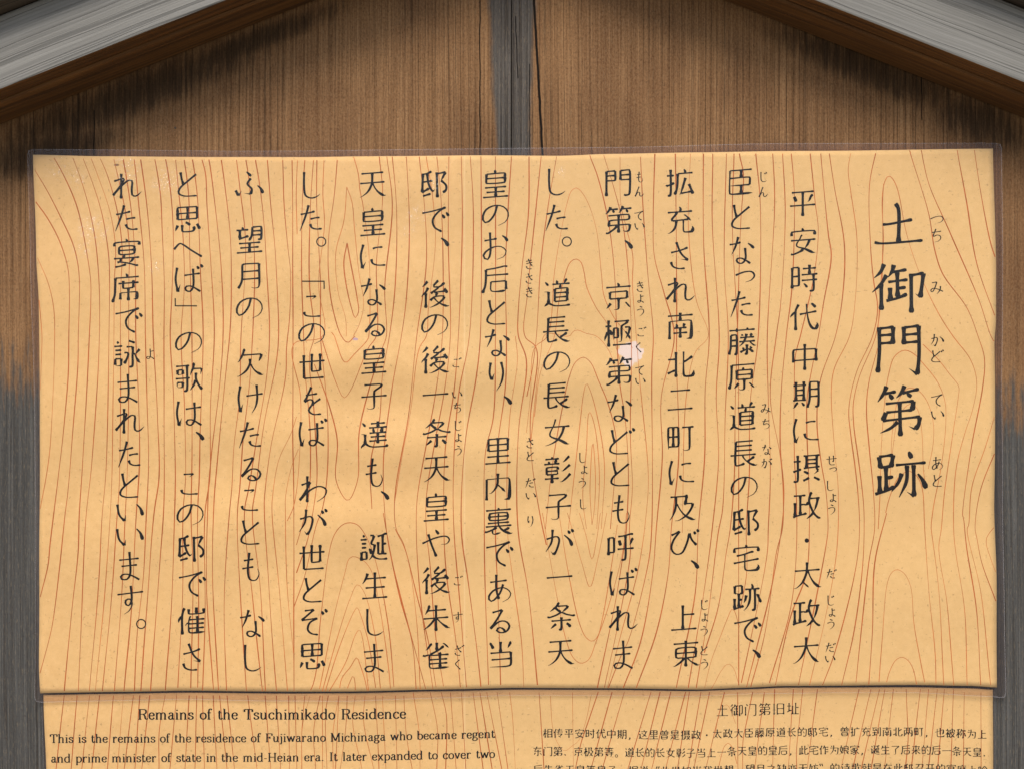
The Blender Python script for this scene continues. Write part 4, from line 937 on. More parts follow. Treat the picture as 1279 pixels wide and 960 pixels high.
# ---- the printed wood grain: lines read off tile by tile (tile origin, four units to the pixel)
TILE = {'A': (60, 180), 'B': (60, 420), 'C': (60, 640), 'D': (360, 180), 'E': (360, 420), 'F': (360, 640),
        'G': (660, 180), 'H': (660, 420), 'I': (660, 640), 'J': (960, 180), 'K': (960, 420), 'L': (960, 640)}
GRAIN = """~A-58,556 0,690 25,790 33,870 33,960 B33,0 25,300 10,560 -10,700 -40,860
~A-46,748 -30,960 B-32,80 -40,300
A-70,120 0,240 75,390 125,500 150,600 158,700 150,960 B148,150 122,500 95,800 C85,0 60,250 20,560 0,650 -40,800
A-60,290 0,375 60,490 100,620 108,740 103,960 B100,200 75,500 50,700 C10,160 0,260 -40,420
A-18,10 30,68 100,200 150,330 190,520 213,680 213,800 205,960 B190,350 170,650 C155,0 150,200 118,480 80,890
A90,0 125,68 190,260 235,470 255,700 255,960 B243,300 215,650 C190,0 175,300 150,890
A150,0 175,68 225,200 270,350 303,560 307,700 303,960 B298,400 285,700 C270,0 255,300 205,890
~A190,0 215,68 250,160 310,340 337,520 330,700 328,960 B325,300 C310,0 290,300 235,890
A235,0 260,68 295,150 345,330 370,530 362,720 360,960 B362,300 352,760 C345,0 325,300 270,890
A310,0 328,68 347,150 385,330 405,520 402,720 402,960 B402,300 392,700 C385,0 372,300 330,890
A360,0 375,68 415,330 435,620 437,960 B450,300 455,600 C440,0 412,500 378,890
A415,0 430,68 455,330 480,620 485,960 B492,300 500,600 C490,0 475,300 443,600 430,890
A450,0 462,68 492,300 517,640 524,960 B545,400 552,700 C528,0 492,450 462,890
A515,0 532,68 560,250 568,420 580,700 577,960 B578,400 578,700 C575,0 552,300 510,890
A565,0 585,68 612,250 625,500 617,760 608,960 B625,300 633,660 C630,0 612,500 583,890
A625,0 635,68 652,250 672,450 680,700 662,960 B680,350 684,700 C672,0 670,400 645,890
A665,0 677,68 700,250 706,500 716,960 B718,500 C712,0 722,300 710,890
A700,0 718,68 735,180 747,300 760,640 772,960 B757,520 752,700 C745,0 750,500 745,890
A750,0 765,68 785,150 792,300 812,600 828,960 B810,350 805,700 C782,0 782,500 770,890
A780,0 800,68 832,300 862,600 872,960 B855,250 812,600 798,760 C795,0 790,400 825,890
A850,0 862,68 887,250 910,480 912,800 905,960 B885,200 855,500 830,760 C825,0 820,350 850,890
A925,0 938,68 957,220 985,500 962,960 B955,300 925,560 915,760 C905,0 877,450 890,890
A975,0 985,68 1000,160 1012,300 1030,600 1020,960 B1008,200 970,540 955,760 C945,0 952,300 990,890
A1023,0 1033,68 1055,200 1075,380 1090,620 1105,960 B1090,200 1052,440 1000,760 C980,0 1022,450 1070,890
A1083,0 1093,68 1110,300 1132,520 1145,760 1150,960 B1140,120 1080,420 1035,760 C1020,0 1060,400 1085,890
A1163,0 1170,68 1177,300 1195,500 1210,640 1205,860 B1190,60 1185,200 1110,560 1080,800 C1080,0 1110,500 1140,890
~B1240,400 1215,480 1150,620 1120,800 C1118,0 1160,450 1195,890
~B1250,560 1215,650 1185,800 C1185,0 1192,350 1226,700
A1216,0 1217,68 1220,300 1222,960 B1222,500 C1227,0 1227,400 1228,890
~D48,0 45,68 38,250 43,450
D85,0 82,68 70,250 66,650 75,960 E85,200 110,500 100,800 F75,40 40,160
D128,0 125,68 110,300 105,700 128,960 E105,100 130,400 142,700 125,860 F100,120 40,300
D144,0 142,68 141,300 152,520 160,700 160,960 E180,200 197,420 195,660 170,860 F140,60 80,320 28,470
~D180,0 178,68 172,250 180,400 150,700 172,960 E25,40 60,300 55,600 25,850 F-6,40
^D250,0 245,68 230,250 200,480 205,720 230,860 265,960 E297,32 332,0
~^D322,50 350,150 358,230 372,300 400,520 408,700 402,960 E395,20 330,90 285,132 240,30 230,0 D215,940
^D293,495 277,590 288,700 315,820 333,868 350,840 342,760 312,600 293,495
~^D292,215 278,380 240,520 235,600 250,750 285,870 290,960
~^D292,215 318,290 330,420 352,640 376,800 355,900 325,960
^D450,0 455,68 472,250 440,600 445,800 440,960 E400,60 310,270 278,306 240,235 175,40 160,0
^D487,0 493,68 520,300 482,720 490,960 E470,60 410,240 355,470 345,720 297,818 238,720 245,520 205,350 130,140
D512,0 520,68 540,300 535,700 505,960 E470,200 455,420 410,640 418,860
D583,0 590,68 605,400 592,750 565,960 E515,280 475,640 490,960 F520,250 600,560 690,890
D650,0 655,68 680,300 690,600 642,960 E600,400 532,800 540,960 F575,150 640,400 700,640 742,890
~D685,0 690,68 720,250 735,500 700,820 690,960 E655,60 610,380 565,620 530,830
D738,0 743,68 765,300 770,960 E740,260 690,540 645,800 640,960 F650,300 672,520 725,890
D804,0 803,68 800,500 810,960 E782,260 738,500 690,800 690,960 F708,250 735,600 780,890
D864,0 865,68 870,400 850,960 E830,260 785,560 778,960 F790,300 838,640 862,890
D905,0 910,68 925,350 905,960 E850,300 825,700 828,960 F860,480 892,890
D962,0 963,68 960,960 E940,200 885,520 865,960 F900,350 945,700 965,890
D1035,0 1035,68 1035,960 E1025,400 985,580 980,960 F982,300 1002,890
D1117,0 1115,68 1100,300 1085,640 1090,960 E1085,250 1045,560 1035,960 F1048,420 1062,890
~D1135,960 E1145,120 1105,420 1095,960 F1125,350 1165,640 1178,890
D1204,0 1203,68 1200,350 1170,600 1148,860 1150,960 E1190,120 1150,480 1148,960 F1200,400 1248,890
D1270,0 1260,100 1240,300 1195,750 1182,960 E1240,60 1210,400 1215,600 1260,900 F1290,160
^F-20,1000 110,890 162,520 198,230 230,110 270,60 305,48 345,58 380,100 430,220 500,560 530,890
~^F150,910 180,760 232,500 285,290 300,235 320,218 370,235 410,280 450,430 500,760 512,890
~^F170,890 240,640 310,425 345,358 378,395 432,600 462,890
~^F185,890 245,700 302,550 330,490 345,472 358,500 400,640 440,890
~^F205,890 290,740 335,610 355,582 368,610 402,890
~^F255,890 268,825 310,770 343,722 360,760 380,820 396,890
~^F290,890 310,840 325,812 333,840 336,890
F475,0 520,250 560,430 620,650 640,890
~E535,960 F590,200 640,520 660,890
G150,0 140,68 100,300 62,600 40,960 H20,160 -8,300
~^H-10,480 10,300 30,60 G95,960 130,640 165,430 195,290 215,235 240,220 265,240 300,300 340,430 365,650 378,760 430,870 500,960 H520,60
~^H30,400 60,180 G130,960 150,800 185,650 210,590 238,575 262,590 278,640 290,710 340,820 395,900 H440,60 465,150
~^H10,540 60,100 85,-10 G205,960 225,935 250,930 285,945 H340,0 395,60 425,130 440,220
^H85,960 120,640 175,330 205,200 235,130 275,105 310,130 350,220 400,340 440,520 430,720 410,960
~^H200,960 235,640 262,400 275,290 290,235 305,260 345,400 380,640 365,960
~^H290,960 272,800 290,560 305,375 330,440 355,700 342,960
~^H318,940 308,760 322,530 335,700 330,860 318,940
~^I195,0 230,120 270,260 308,372 345,240 392,0
~^I255,0 290,120 318,232 340,140 360,0
~^I152,0 200,300 258,560 290,625 320,642 345,620 368,540 410,300 445,60
~^I70,0 130,350 190,640 225,725 262,752 300,735 340,640 400,470 470,200 490,0
G303,40 310,68 345,160 400,390 430,640 440,900 H455,220 485,420 500,700 490,960 I480,160 440,420 345,875
G372,40 380,68 430,230 472,400 500,650 515,960 H510,500 520,760 505,960 I510,200 460,500 380,875
~G456,0 458,68 462,300 490,420 522,560 520,700 540,960 H555,200 H600,700 I590,0 550,280 465,600 395,875
G556,0 560,60 572,300 598,660 625,960 H617,160 620,560 617,960 I600,250 500,640 470,700 400,875
G633,0 632,60 624,380 630,560 680,750 730,960 H665,300 670,600 640,960 I620,320 560,650 475,875
G734,0 735,60 740,500 742,960 H740,100 752,600 715,960 I700,300 640,600 540,875
~G810,0 810,60 800,400 840,780 900,960 H835,80 790,300 I770,100
G875,0 875,60 877,500 905,960 H885,260 882,600 850,960 I835,400 740,875
G920,0 922,60 920,400 955,960 H940,300 952,600 920,960 I885,350 800,875
G990,0 990,60 980,600 1000,960 H985,400 972,860 I950,100 900,500 840,875
G1050,0 1057,60 1075,150 1062,400 1045,960 H1035,350 1030,700 1010,960 I990,200 950,470 880,700
~^I882,875 915,740 960,620 995,530 1020,480 1035,500 1052,570
~^I890,920 930,855 965,790 1000,755 1025,775 1050,850
G1028,0 1028,68 1020,400 1048,960 H1052,400 1052,960 I1052,400 1052,875
G1134,0 1138,60 1160,300 1150,960 H1110,330 1105,700 1090,960 I1092,300 1060,480
G1217,0 1222,60 1232,300 1195,960 H1200,300 1210,700 1200,960 I1195,200 1110,640 1065,850
J70,0 70,35 85,350 62,800 40,960 K10,300 60,600 75,800 70,960 L40,200 0,500 I1170,660 1110,875
J112,0 113,35 130,250 120,700 90,960 K65,280 60,560 78,780 66,960 L30,300 0,440 I1150,640 1090,875
J203,0 207,35 235,300 250,430 230,650 160,960 K135,100 130,250 130,600 140,800 L140,200 110,480 5,850
J258,0 260,35 300,450 315,560 275,800 250,960 K220,150 195,300 192,440 204,800 205,960 L190,300 110,520 35,860
J298,0 302,35 330,220 380,500 372,750 335,960 K260,220 243,430 262,620 288,780 298,960 L290,150 235,440 150,860
~J420,0 413,35 398,130 410,230 443,480 432,800 405,960 K330,160 315,260 330,560 348,760 L342,180 280,540 205,860
J545,0 538,35 505,200 510,500 525,680 545,820 520,960 K440,180 402,360 410,480 432,650 448,800 455,960 L440,250 330,700 270,860
J575,200 570,300 572,500 560,780 535,960 K455,200 425,330 426,440 452,640 475,840 478,960 L470,260 425,600 365,860
K545,60 500,240 490,370 503,560 524,780 530,960 L500,250 435,860
~^J545,960 560,700 575,500 568,280 580,190 600,160 620,175 645,230 690,450 760,660 850,850 920,960 K1010,120 1040,230 1020,360 980,480 935,660 925,960 L935,200 980,500 992,860
J700,0 705,35 800,350 830,530 870,650 990,820 1045,960 K1078,110 1070,250 1010,560 970,900 L972,20 990,180 1040,500 1060,860
J757,0 763,35 800,200 900,430 1050,780 1110,960 K1135,40
J938,0 942,35 990,300 1040,600 1140,890
J1024,0 1028,35 1060,250 1110,500 1140,590
~^K548,960 556,800 560,600 580,330 600,190 630,100 680,70 725,88 775,140 845,230 880,320 885,420 862,640 822,860 812,960 L815,100 850,400 875,860
~^K770,40 850,120 905,190 950,250 948,300 920,480 880,760 863,960 L850,180 890,450 925,860
~^K616,640 612,560 625,420 650,315 700,258 745,268 790,320 822,430 820,540 796,660
~^K600,760 620,560 645,420 690,345 718,338 745,365 765,480 772,660 785,760
L590,0 530,250 518,600 500,860
~^K585,880 605,800 650,700 700,672 735,690 765,750 780,960 L800,400 832,700 836,860
~K1145,340 1085,540 1015,750 992,960 L1000,60 1060,400 1110,860
K1145,540 1060,760 1032,960 L1040,120 1065,250 1135,440
~K1145,920 L1110,20 1088,130 1110,230 1140,310
~^L550,860 568,620 590,360 612,300 640,282 675,300 708,365 725,550 755,720 782,860
~^L585,860 605,790 635,735 668,720 700,740 722,780 740,860"""
GRAIN_LOW = """79.1,875.8 69.7,958.7
96.3,865.6 88.5,958.7
111.9,865.6 101.8,958.7
124.4,865.6 114.3,958.7
141.6,865.6 133.8,958.7
~154.2,865.6 146.3,958.7
166.7,865.6 154.9,958.7
174.5,865.6 168.2,958.7
187.0,865.6 176.8,958.7
206.5,865.6 198.7,912.5 198.2,958.7
220.6,865.6 212.0,958.7
236.2,865.6 230.8,958.7
236.3,865.6 230.8,958.7
245.6,865.6 243.3,958.7
252.7,865.6 255.0,958.7
266.0,865.6 270.7,958.7
273.8,865.6 283.2,958.7
283.2,865.6 292.5,958.7
309.0,865.6 320.7,958.7
330.9,865.6 337.9,958.7
344.9,865.6 350.4,958.7
360.6,865.6 361.4,958.7
368.4,865.6 370.7,958.7
380.9,865.6 377.0,912.5 377.0,958.7
~387.9,865.6 377.8,906.3 376.7,958.7
400.4,865.6 391.8,912.5 394.2,958.7
~402.8,865.6 402.8,958.7
410.6,865.6 406.7,889.1 408.3,958.7
~423.9,865.6 416.1,912.5 416.1,958.7
423.4,865.5 419.1,958.4
433.8,865.5 432.0,906.8 425.2,958.4
~444.1,865.5 440.6,901.6 451.8,958.4
~456.1,865.5 454.4,901.6 466.4,958.4
469.0,865.5 471.6,918.8 473.3,958.4
~477.6,865.5 481.9,958.4
494.0,865.5 495.7,958.4
504.3,865.5 507.7,918.8 514.6,958.4
~516.3,865.5 524.1,918.8 524.6,958.4
537.8,865.5 546.4,910.2 545.6,958.4
551.6,865.5 557.6,893.0 556.7,958.4
562.8,865.5 569.6,958.4
576.5,865.5 581.7,958.4
591.1,865.5 603.2,958.4
599.7,865.5 614.4,958.4
608.3,865.5 626.4,958.4
621.2,865.5 634.1,958.4
~636.7,865.5 640.0,893.0 643.6,958.4
675.6,900.0 679.5,960.0
~715.5,900.0 716.3,960.0
735.1,900.0 725.7,928.1 718.6,960.0
754.6,900.0 738.2,960.0
769.5,900.0 752.3,960.0
802.3,900.0 784.3,960.0
815.6,900.0 800.7,960.0
828.9,900.0 814.0,960.0
846.9,900.0 831.2,960.0
855.5,900.0 846.1,960.0
869.5,900.0 859.4,960.0
878.9,900.0 866.4,960.0
896.1,900.0 881.3,960.0
921.5,900.0 921.5,960.0
932.9,900.0 928.2,923.5 927.4,960.0
950.1,900.0 942.3,960.0
966.5,900.0 964.9,960.0
988.4,900.0 984.5,960.0
998.6,900.0 994.6,939.1 995.1,960.0
1015.8,900.0 1007.9,960.0
1063.8,900.0 1050.7,956.7
1078.6,900.0 1065.5,956.7
1089.3,900.0 1076.1,956.7
1098.3,900.0 1088.4,956.7
1111.4,900.0 1104.9,956.7
1133.6,900.0 1134.4,919.7 1131.1,956.7
1145.1,900.0 1138.5,956.7
1156.6,900.0 1151.7,956.7
1166.4,900.0 1159.9,956.7
1176.3,900.0 1171.4,956.7
1189.8,900.0 1187.8,956.7
1204.2,900.0 1203.4,956.7
1225.6,900.0 1225.6,956.7
~^896.9,960.0 901.6,940.7 905.0,931.3 909.4,927.4 913.3,930.5 917.2,940.7 920.4,953.2
~^687.4,868.7 690.5,909.4 696.0,926.6 705.3,937.5 714.7,931.3 722.5,925.0 731.9,900.0 738.2,868.7
~^893.0,918.8 898.5,890.6 903.9,881.2 908.2,879.7 912.5,885.9 918.8,903.1"""

upper = thing('notice_sheet', 'large laminated sheet with vertical Japanese writing over printed tan wood grain', 'notice', W(645, 530, -0.003))
UO = Vector(upper.location)
lower = thing('notice_sheet', 'laminated sheet with small English and Chinese writing below the large Japanese one', 'notice', W(648, 1000, -0.001))
LO = Vector(lower.location)
def seat(o, org):
    o.location = -org
    return o

# upper sheet
EU = (P_TOP, P_BOT, P_LEF, P_RIG)
v, f = grid_sheet(EU, 150, 100, y_up, 0.0, 0.0002)
paper = seat(link('paper', v, f, [M_PAPER], upper, smooth=True), UO)
gr = Print(y_up, 0.00002)
def inside(p, edges, pad=0.4):
    T, B, L, Rr = edges
    return interp(T, p[0]) + pad < p[1] < interp(B, p[0]) - pad and interp(L, p[1]) + pad < p[0] < interp(Rr, p[1]) - pad
def draw_grain(pr, pts, edges, w, mat):
    P = resample(catmull(pts, 8), 4.0)
    run = []
    for p in P + [None]:
        if p is not None and inside(p, edges): run.append(p)
        else:
            if len(run) > 2: pr.ribbon(run, [w * (0.85 + 0.25 * math.sin(q[1] * 0.031 + w * 9 + q[0] * 0.01)) for q in run], mat)
            run = []
gi = random.Random(3)
for ln in GRAIN.strip().split('\n'):
    pts = []
    faint = ln.startswith('~')
    for tok in ln.lstrip('~^').split():
        if tok[0].isalpha(): ox, oy = TILE[tok[0]]; tok = tok[1:]
        x, y = map(float, tok.split(','))
        pts.append((ox + x / 4, oy + y / 4))
    pts = sorted(pts, key=lambda p: p[1]) if not any(c in ln for c in '^') else pts
    draw_grain(gr, pts, EU, gi.uniform(0.82, 1.0) if faint else gi.uniform(1.05, 1.4), 1 if faint else 0)
g_o = gr.build('grain_print', [M_GRAIN, M_GRAIN2], paper)

ti = Print(y_up, 0.00005)
for ln in TITLE.strip().split('\n'):
    q = ln.split()
    ox, oy = TILE[q[0]]
    P = [(ox + float(t.split(',')[0]) / 4, oy + float(t.split(',')[1]) / 4) for t in q[1:-1]]
    brush(ti, catmull(P, 8), 5.6 if q[-1] == 'drop' else 4.7, q[-1])
ti.build('title_lettering', [M_INK], paper)
for col_text in BODY.strip().split('\n'):
    bo = Print(y_up, 0.00005)
    for ch, x, y in items(col_text): glyph(bo, ch, x, y, 38.8, 0.077)
    bo.build('body_lettering', [M_INK], paper)

def readings(text, size, w):
    run, last = [], None
    def flush():
        if run:
            rd = Print(y_up, 0.00005)
            for ch, x, y in run: kana(rd, ch, x, y, size, w)
            rd.build('reading_lettering', [M_INK], paper)
            run.clear()
    for ch, x, y in items(text):
        if last and (abs(x - last[0]) > 12 or y - last[1] > size * 1.45): flush()
        run.append((ch, x, y)); last = (x, y)
    flush()
readings(READ_TITLE, 18.5, 1.5)
readings(READ, 14.4, 1.32)

# film: a clear middle over the paper and a sealed margin round it
def film(edges_in, edges_out, yfun, lift, mats, parent, org, nu, nv):
    vs, fs, mi = [], [], []
    for j in range(nv + 1):
        for i in range(nu + 1):
            p = coons(*edges_in, i / nu, j / nv)
            vs.append(on_sheet(p[0], p[1], yfun, lift))
    at = lambda i, j: j * (nu + 1) + i
    for j in range(nv):
        for i in range(nu):
            fs.append((at(i, j), at(i, j + 1), at(i + 1, j + 1), at(i + 1, j))); mi.append(0)
    ring = [(i, 0) for i in range(nu)] + [(nu, j) for j in range(nv)] + [(i, nv) for i in range(nu, 0, -1)] + [(0, j) for j in range(nv, 0, -1)]
    rows = []
    for k, t in enumerate((0.0, 0.45, 0.93, 1.0)):
        row = []
        for (i, j) in ring:
            a = coons(*edges_in, i / nu, j / nv); b = coons(*edges_out, i / nu, j / nv)
            # rounded corners
            if t >= 0.9:
                cu, cv = min(i, nu - i) / nu * 1200, min(j, nv - j) / nv * 680
                if cu < 6 and cv < 6:
                    b = (b[0] + (1.8 if i < nu / 2 else -1.8), b[1] + (1.8 if j < nv / 2 else -1.8))
            p = (a[0] + (b[0] - a[0]) * t, a[1] + (b[1] - a[1]) * t)
            if k == 0: row.append(at(i, j)); continue
            row.append(len(vs))
            vs.append(on_sheet(p[0], p[1], yfun, lift - 0.00012 * t))
        rows.append(row)
    m = len(ring)
    for k in range(3):
        for q in range(m):
            fs.append((rows[k][q], rows[k + 1][q], rows[k + 1][(q + 1) % m], rows[k][(q + 1) % m])); mi.append(1 if k < 2 else 2)
    fs = [f if (Vector(vs[f[1]]) - Vector(vs[f[0]])).cross(Vector(vs[f[2]]) - Vector(vs[f[0]])).y <= 0 else tuple(reversed(f)) for f in fs]
    return seat(link('film', vs, fs, mats, parent, mi, smooth=True), org)
film(EU, (F_TOP, F_BOT, F_LEF, F_RIG), y_up, 0.00025, [M_FILM, M_SEAL, M_RIM], upper, UO, 150, 100)

# lower sheet
EL = (Q_TOP, Q_BOT, Q_LEF, Q_RIG)
v, f = grid_sheet(EL, 150, 60, y_lo, 0.0, 0.0002)
paper2 = seat(link('paper', v, f, [M_PAPER2], lower, smooth=True), LO)
gr2 = Print(y_lo, 0.00002)
for ln in GRAIN_LOW.strip().split('\n'):
    pts = []
    faint = ln.startswith('~')
    for tok in ln.lstrip('~^').split():
        x, y = map(float, tok.split(','))
        pts.append((x, y))
    if '^' not in ln and len(pts) > 1:
        (xa, ya), (xb, yb) = pts[0], pts[1]
        pts.insert(0, (xa + (xa - xb) / (ya - yb) * (852 - ya), 852))
        (xa, ya), (xb, yb) = pts[-2], pts[-1]
        s = (xb - xa) / (yb - ya)
        pts += [(xb + s * 60, yb + 60), (xb + s * 130 + 6, yb + 180), (xb + s * 160 - 4, yb + 390)]
    draw_grain(gr2, pts, EL, gi.uniform(0.66, 0.86) if faint else gi.uniform(0.9, 1.2), 1 if faint else 0)
gr2.build('grain_print', [M_GRAIN, M_GRAIN2], paper2)

# English: broad-nib letters with slab serifs
def S(x0, x1, y): return [(x0, y), (x1, y)]
LATIN = {
 'a': (52, [[(12, 36), (17, 44), (26, 46), (35, 41), (36, 30), (36, 8), (40, 1), (48, 4)], [(36, 28), (22, 26), (10, 18), (10, 8), (18, 0), (28, 2), (36, 10)]]),
 'b': (57, [[(13, 0), (13, 73)], S(4, 13, 73), [(13, 36), (22, 45), (34, 46), (48, 34), (48, 12), (34, 0), (22, 1), (13, 9)]]),
 'c': (48, [[(41, 33), (38, 42), (27, 46), (12, 38), (8, 23), (12, 8), (26, 0), (36, 3), (43, 12)]]),
 'd': (59, [[(44, 0), (44, 73)], S(35, 44, 73), S(44, 54, 0), [(44, 36), (36, 45), (24, 46), (9, 34), (9, 12), (22, 0), (35, 1), (44, 9)]]),
 'e': (49, [S(9, 41, 25), [(41, 25), (40, 38), (26, 46), (12, 39), (8, 23), (13, 7), (27, 0), (37, 4), (43, 12)]]),
 'f': (36, [[(14, 0), (14, 58), (18, 70), (28, 73), (35, 66)], S(3, 30, 46), S(4, 26, 0)]),
 'g': (52, [[(24, 46), (12, 42), (9, 31), (13, 20), (24, 17), (35, 21), (38, 31), (35, 42), (24, 46)], [(38, 40), (44, 47), (50, 43)], [(14, 19), (9, 12), (14, 6), (34, 4), (44, -4), (40, -15), (24, -21), (8, -15), (7, -6), (14, 4)]]),
 'h': (61, [[(13, 0), (13, 73)], S(4, 13, 73), S(4, 22, 0), [(13, 34), (22, 44), (34, 46), (43, 38), (44, 0)], S(35, 54, 0)]),
 'i': (30, [[(15, 0), (15, 46)], S(6, 15, 46), S(5, 26, 0), [(15, 60), (15, 68)]]),
 'j': (28, [[(15, 46), (15, -8), (10, -19), (0, -16)], S(6, 15, 46), [(15, 60), (15, 68)]]),
 'k': (58, [[(13, 0), (13, 73)], S(4, 13, 73), S(4, 22, 0), [(13, 18), (42, 46)], [(24, 29), (46, 0)], S(34, 50, 46), S(37, 56, 0)]),
 'l': (30, [[(15, 0), (15, 73)], S(6, 15, 73), S(5, 26, 0)]),
 'm': (89, [[(13, 0), (13, 46)], S(4, 13, 46), S(4, 22, 0), [(13, 34), (22, 44), (32, 46), (41, 38), (42, 0)], S(34, 51, 0), [(42, 34), (51, 44), (61, 46), (70, 38), (71, 0)], S(63, 81, 0)]),
 'n': (61, [[(13, 0), (13, 46)], S(4, 13, 46), S(4, 22, 0), [(13, 34), (22, 44), (34, 46), (43, 38), (44, 0)], S(35, 54, 0)]),
 'o': (52, [[(26, 46), (11, 38), (7, 23), (11, 8), (26, 0), (41, 8), (45, 23), (41, 38), (26, 46)]]),
 'p': (57, [[(13, -22), (13, 46)], S(4, 13, 46), S(4, 22, -22), [(13, 36), (22, 45), (34, 46), (48, 34), (48, 12), (34, 0), (22, 1), (13, 9)]]),
 'r': (45, [[(13, 0), (13, 46)], S(4, 13, 46), S(4, 24, 0), [(13, 30), (22, 43), (32, 46), (39, 38)]]),
 's': (45, [[(36, 33), (34, 43), (22, 46), (10, 40), (11, 30), (24, 24), (36, 17), (36, 6), (22, 0), (10, 4), (7, 14)]]),
 't': (36, [[(14, 62), (14, 10), (19, 1), (28, 2), (33, 11)], S(3, 30, 46)]),
 'u': (60, [[(13, 46), (13, 10), (21, 1), (32, 2), (43, 13)], S(4, 13, 46), [(43, 0), (43, 46)], S(34, 43, 46), S(43, 53, 0)]),
 'v': (52, [[(9, 46), (26, 0)], [(26, 0), (43, 46)], S(1, 19, 46), S(34, 51, 46)]),
 'w': (77, [[(8, 46), (24, 0)], [(24, 0), (38, 44)], [(38, 46), (53, 0)], [(53, 0), (68, 46)], S(1, 17, 46), S(60, 76, 46)]),
 'x': (54, [[(8, 46), (44, 0)], [(10, 0), (43, 46)], S(1, 18, 46), S(35, 51, 46), S(2, 19, 0), S(34, 53, 0)]),
 'R': (73, [[(15, 0), (15, 70)], S(4, 26, 0), S(4, 42, 70), [(42, 70), (56, 64), (57, 46), (42, 37), (16, 37)], [(40, 37), (50, 22), (54, 5), (62, 1), (71, 7)]]),
 'T': (68, [[(34, 0), (34, 70)], S(6, 62, 70), S(22, 46, 0), [(6, 70), (6, 52)], [(62, 70), (62, 52)]]),
 'F': (64, [[(16, 0), (16, 70)], S(5, 58, 70), [(58, 70), (58, 52)], S(16, 40, 36), [(40, 45), (40, 27)], S(5, 28, 0)]),
 'M': (90, [[(15, 0), (15, 70)], [(15, 70), (44, 6)], [(44, 6), (73, 70)], [(74, 0), (74, 70)], S(4, 26, 0), S(63, 86, 0), S(4, 18, 70), S(70, 86, 70)]),
 'H': (81, [[(16, 0), (16, 70)], [(64, 0), (64, 70)], S(5, 28, 0), S(53, 76, 0), S(5, 28, 70), S(53, 76, 70), S(16, 64, 36)]),
 'I': (40, [[(20, 0), (20, 70)], S(8, 32, 0), S(8, 32, 70)]),
 '.': (28, [[(13, 0), (13, 7)]]),
 '-': (34, [S(5, 28, 24)]),
}
def latin(pr, ch, x, base, em):
    """base: function px -> baseline y"""
    adv, G = LATIN[ch]
    k = em / 100
    for s in G:
        P = [(x + a * k, base(x + a * k) - b * k) for a, b in s]
        P = catmull(P, 5) if len(P) > 2 else catmull(P)
        wid = []
        for i in range(len(P)):
            a, b = P[max(0, i - 1)], P[min(len(P) - 1, i + 1)]
            d = math.dist(a, b) or 1
            wid.append(em * (0.060 + 0.068 * (abs(b[1] - a[1]) / d) ** 1.3))
        # cap the ends so stems reach their full height
        pr.ribbon(P, wid)
    return adv * k
def line_en(pr, text, x0, x1, em, base):
    nat = sum(LATIN[c][0] for c in text if c != ' ') * em / 100
    gaps = text.count(' ')
    track = 0.0
    sp = (x1 - x0 - nat) / gaps
    if sp > em * 0.42:
        track = (sp - em * 0.42) * gaps / (len(text) - 1)
        sp = (x1 - x0 - nat - track * (len(text) - 1)) / gaps
    x = x0
    for c in text:
        x += (sp if c == ' ' else latin(pr, c, x, base, em)) + track
def en_line(*a):
    en = Print(y_lo, 0.00005)
    line_en(en, *a)
    en.build('english_lettering', [M_INK], paper2)
tab = lambda *t: (lambda x: interp(list(t), x))
en_line('Remains of the Tsuchimikado Residence', 172, 507.5, 17.6, tab((172, 897.8), (420, 897.4), (507, 896.4)))
en_line('This is the remains of the residence of Fujiwarano Michinaga who became regent', 62, 618.5, 14.6, tab((62, 927), (260, 926.4), (430, 925.2), (560, 922.2), (618, 920.8)))
en_line('and prime minister of state in the mid-Heian era. It later expanded to cover two', 63, 618.5, 14.6, tab((63, 951.8), (330, 950.4), (430, 949.4), (560, 947.2), (618, 945.8)))

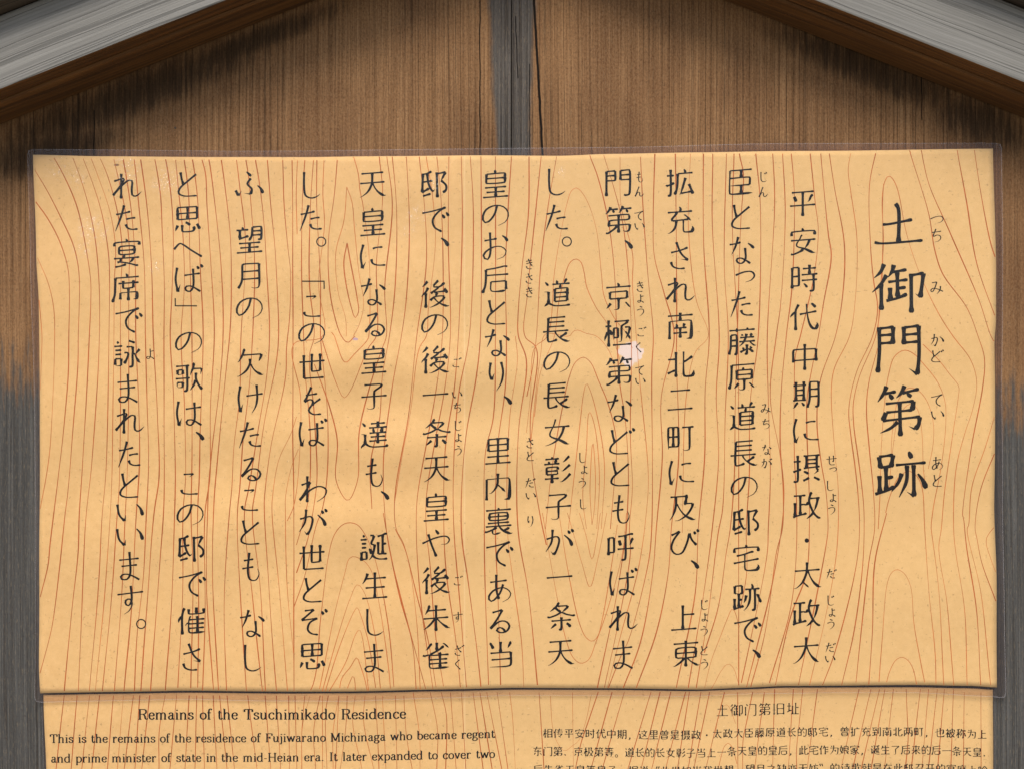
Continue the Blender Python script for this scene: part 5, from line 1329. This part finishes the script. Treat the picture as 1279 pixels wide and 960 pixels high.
def line_cn(pr, text, x0, x1, ytab, em, w):
    n = len(text)
    for i, c in enumerate(text):
        x = x0 + (x1 - x0) * i / (n - 1)
        y = interp(ytab, x)
        if c in KANJI: kanji(pr, c, x, y, em, w, 0.02, plain=True)
        elif c in '，、': brush(pr, [(x - em * 0.36, y + em * 0.22), (x - em * 0.24, y + em * 0.34)] if c == '、' else [(x - em * 0.26, y + em * 0.26), (x - em * 0.25, y + em * 0.36), (x - em * 0.36, y + em * 0.5)], em * 0.11, 'drop' if c == '、' else 'sweep')
        elif c == '。': pr.ribbon([(x - em * 0.28 + em * 0.12 * math.cos(a * math.pi / 8), y + em * 0.32 + em * 0.12 * math.sin(a * math.pi / 8)) for a in range(16)], em * 0.06, close=True)
        elif c == '·': pr.disc(x, y, em * 0.09)
        elif c in '“”':
            for q in (0.0, 0.2):
                s = 1 if c == '“' else -1
                bx = x + em * (0.18 + q if s > 0 else -0.38 + q)
                brush(pr, [(bx + em * 0.06 * s, y - em * 0.45), (bx - em * 0.03 * s, y - em * 0.22)], em * 0.09, 'none')
def cn_line(*a):
    cn = Print(y_lo, 0.00005)
    line_cn(cn, *a)
    cn.build('chinese_lettering', [M_INK], paper2)
cn_line('土御门第旧址', 902.5, 990.6, [(902, 887.4), (990, 884.8)], 17.2, 0.078)
cn_line('相传平安时代中期，这里曾是摄政·太政大臣藤原道长的邸宅，曾扩充到南北两町，也被称为上', 684.3, 1227, [(684, 915.8), (850, 918), (880, 917.8), (900, 916.2), (970, 914.2), (1050, 913.4), (1150, 913.6), (1227, 917)], 13.1, 0.095)
cn_line('东门第、京极第等。道长的长女彰子当上一条天皇的皇后，此宅作为娘家，诞生了后来的后一条天皇、', 671.5, 1233.5, [(671, 938.3), (850, 940.2), (885, 940), (930, 937.4), (980, 936.6), (1050, 936), (1150, 936.2), (1233, 939.4)], 13.1, 0.095)
cn_line('后朱雀天皇等皇子。据说“此世如当我世想，望月之缺亦无妨”的诗歌就是在此邸召开的宴席上吟', 672, 1228, [(671, 961), (850, 962.6), (885, 962), (930, 960), (1050, 958.6), (1150, 959), (1233, 962)], 13.1, 0.095)
film(EL, (G_TOP, G_BOT, G_LEF, G_RIG), y_lo, 0.00025, [M_FILM2, M_SEAL, M_RIM], lower, LO, 150, 60)
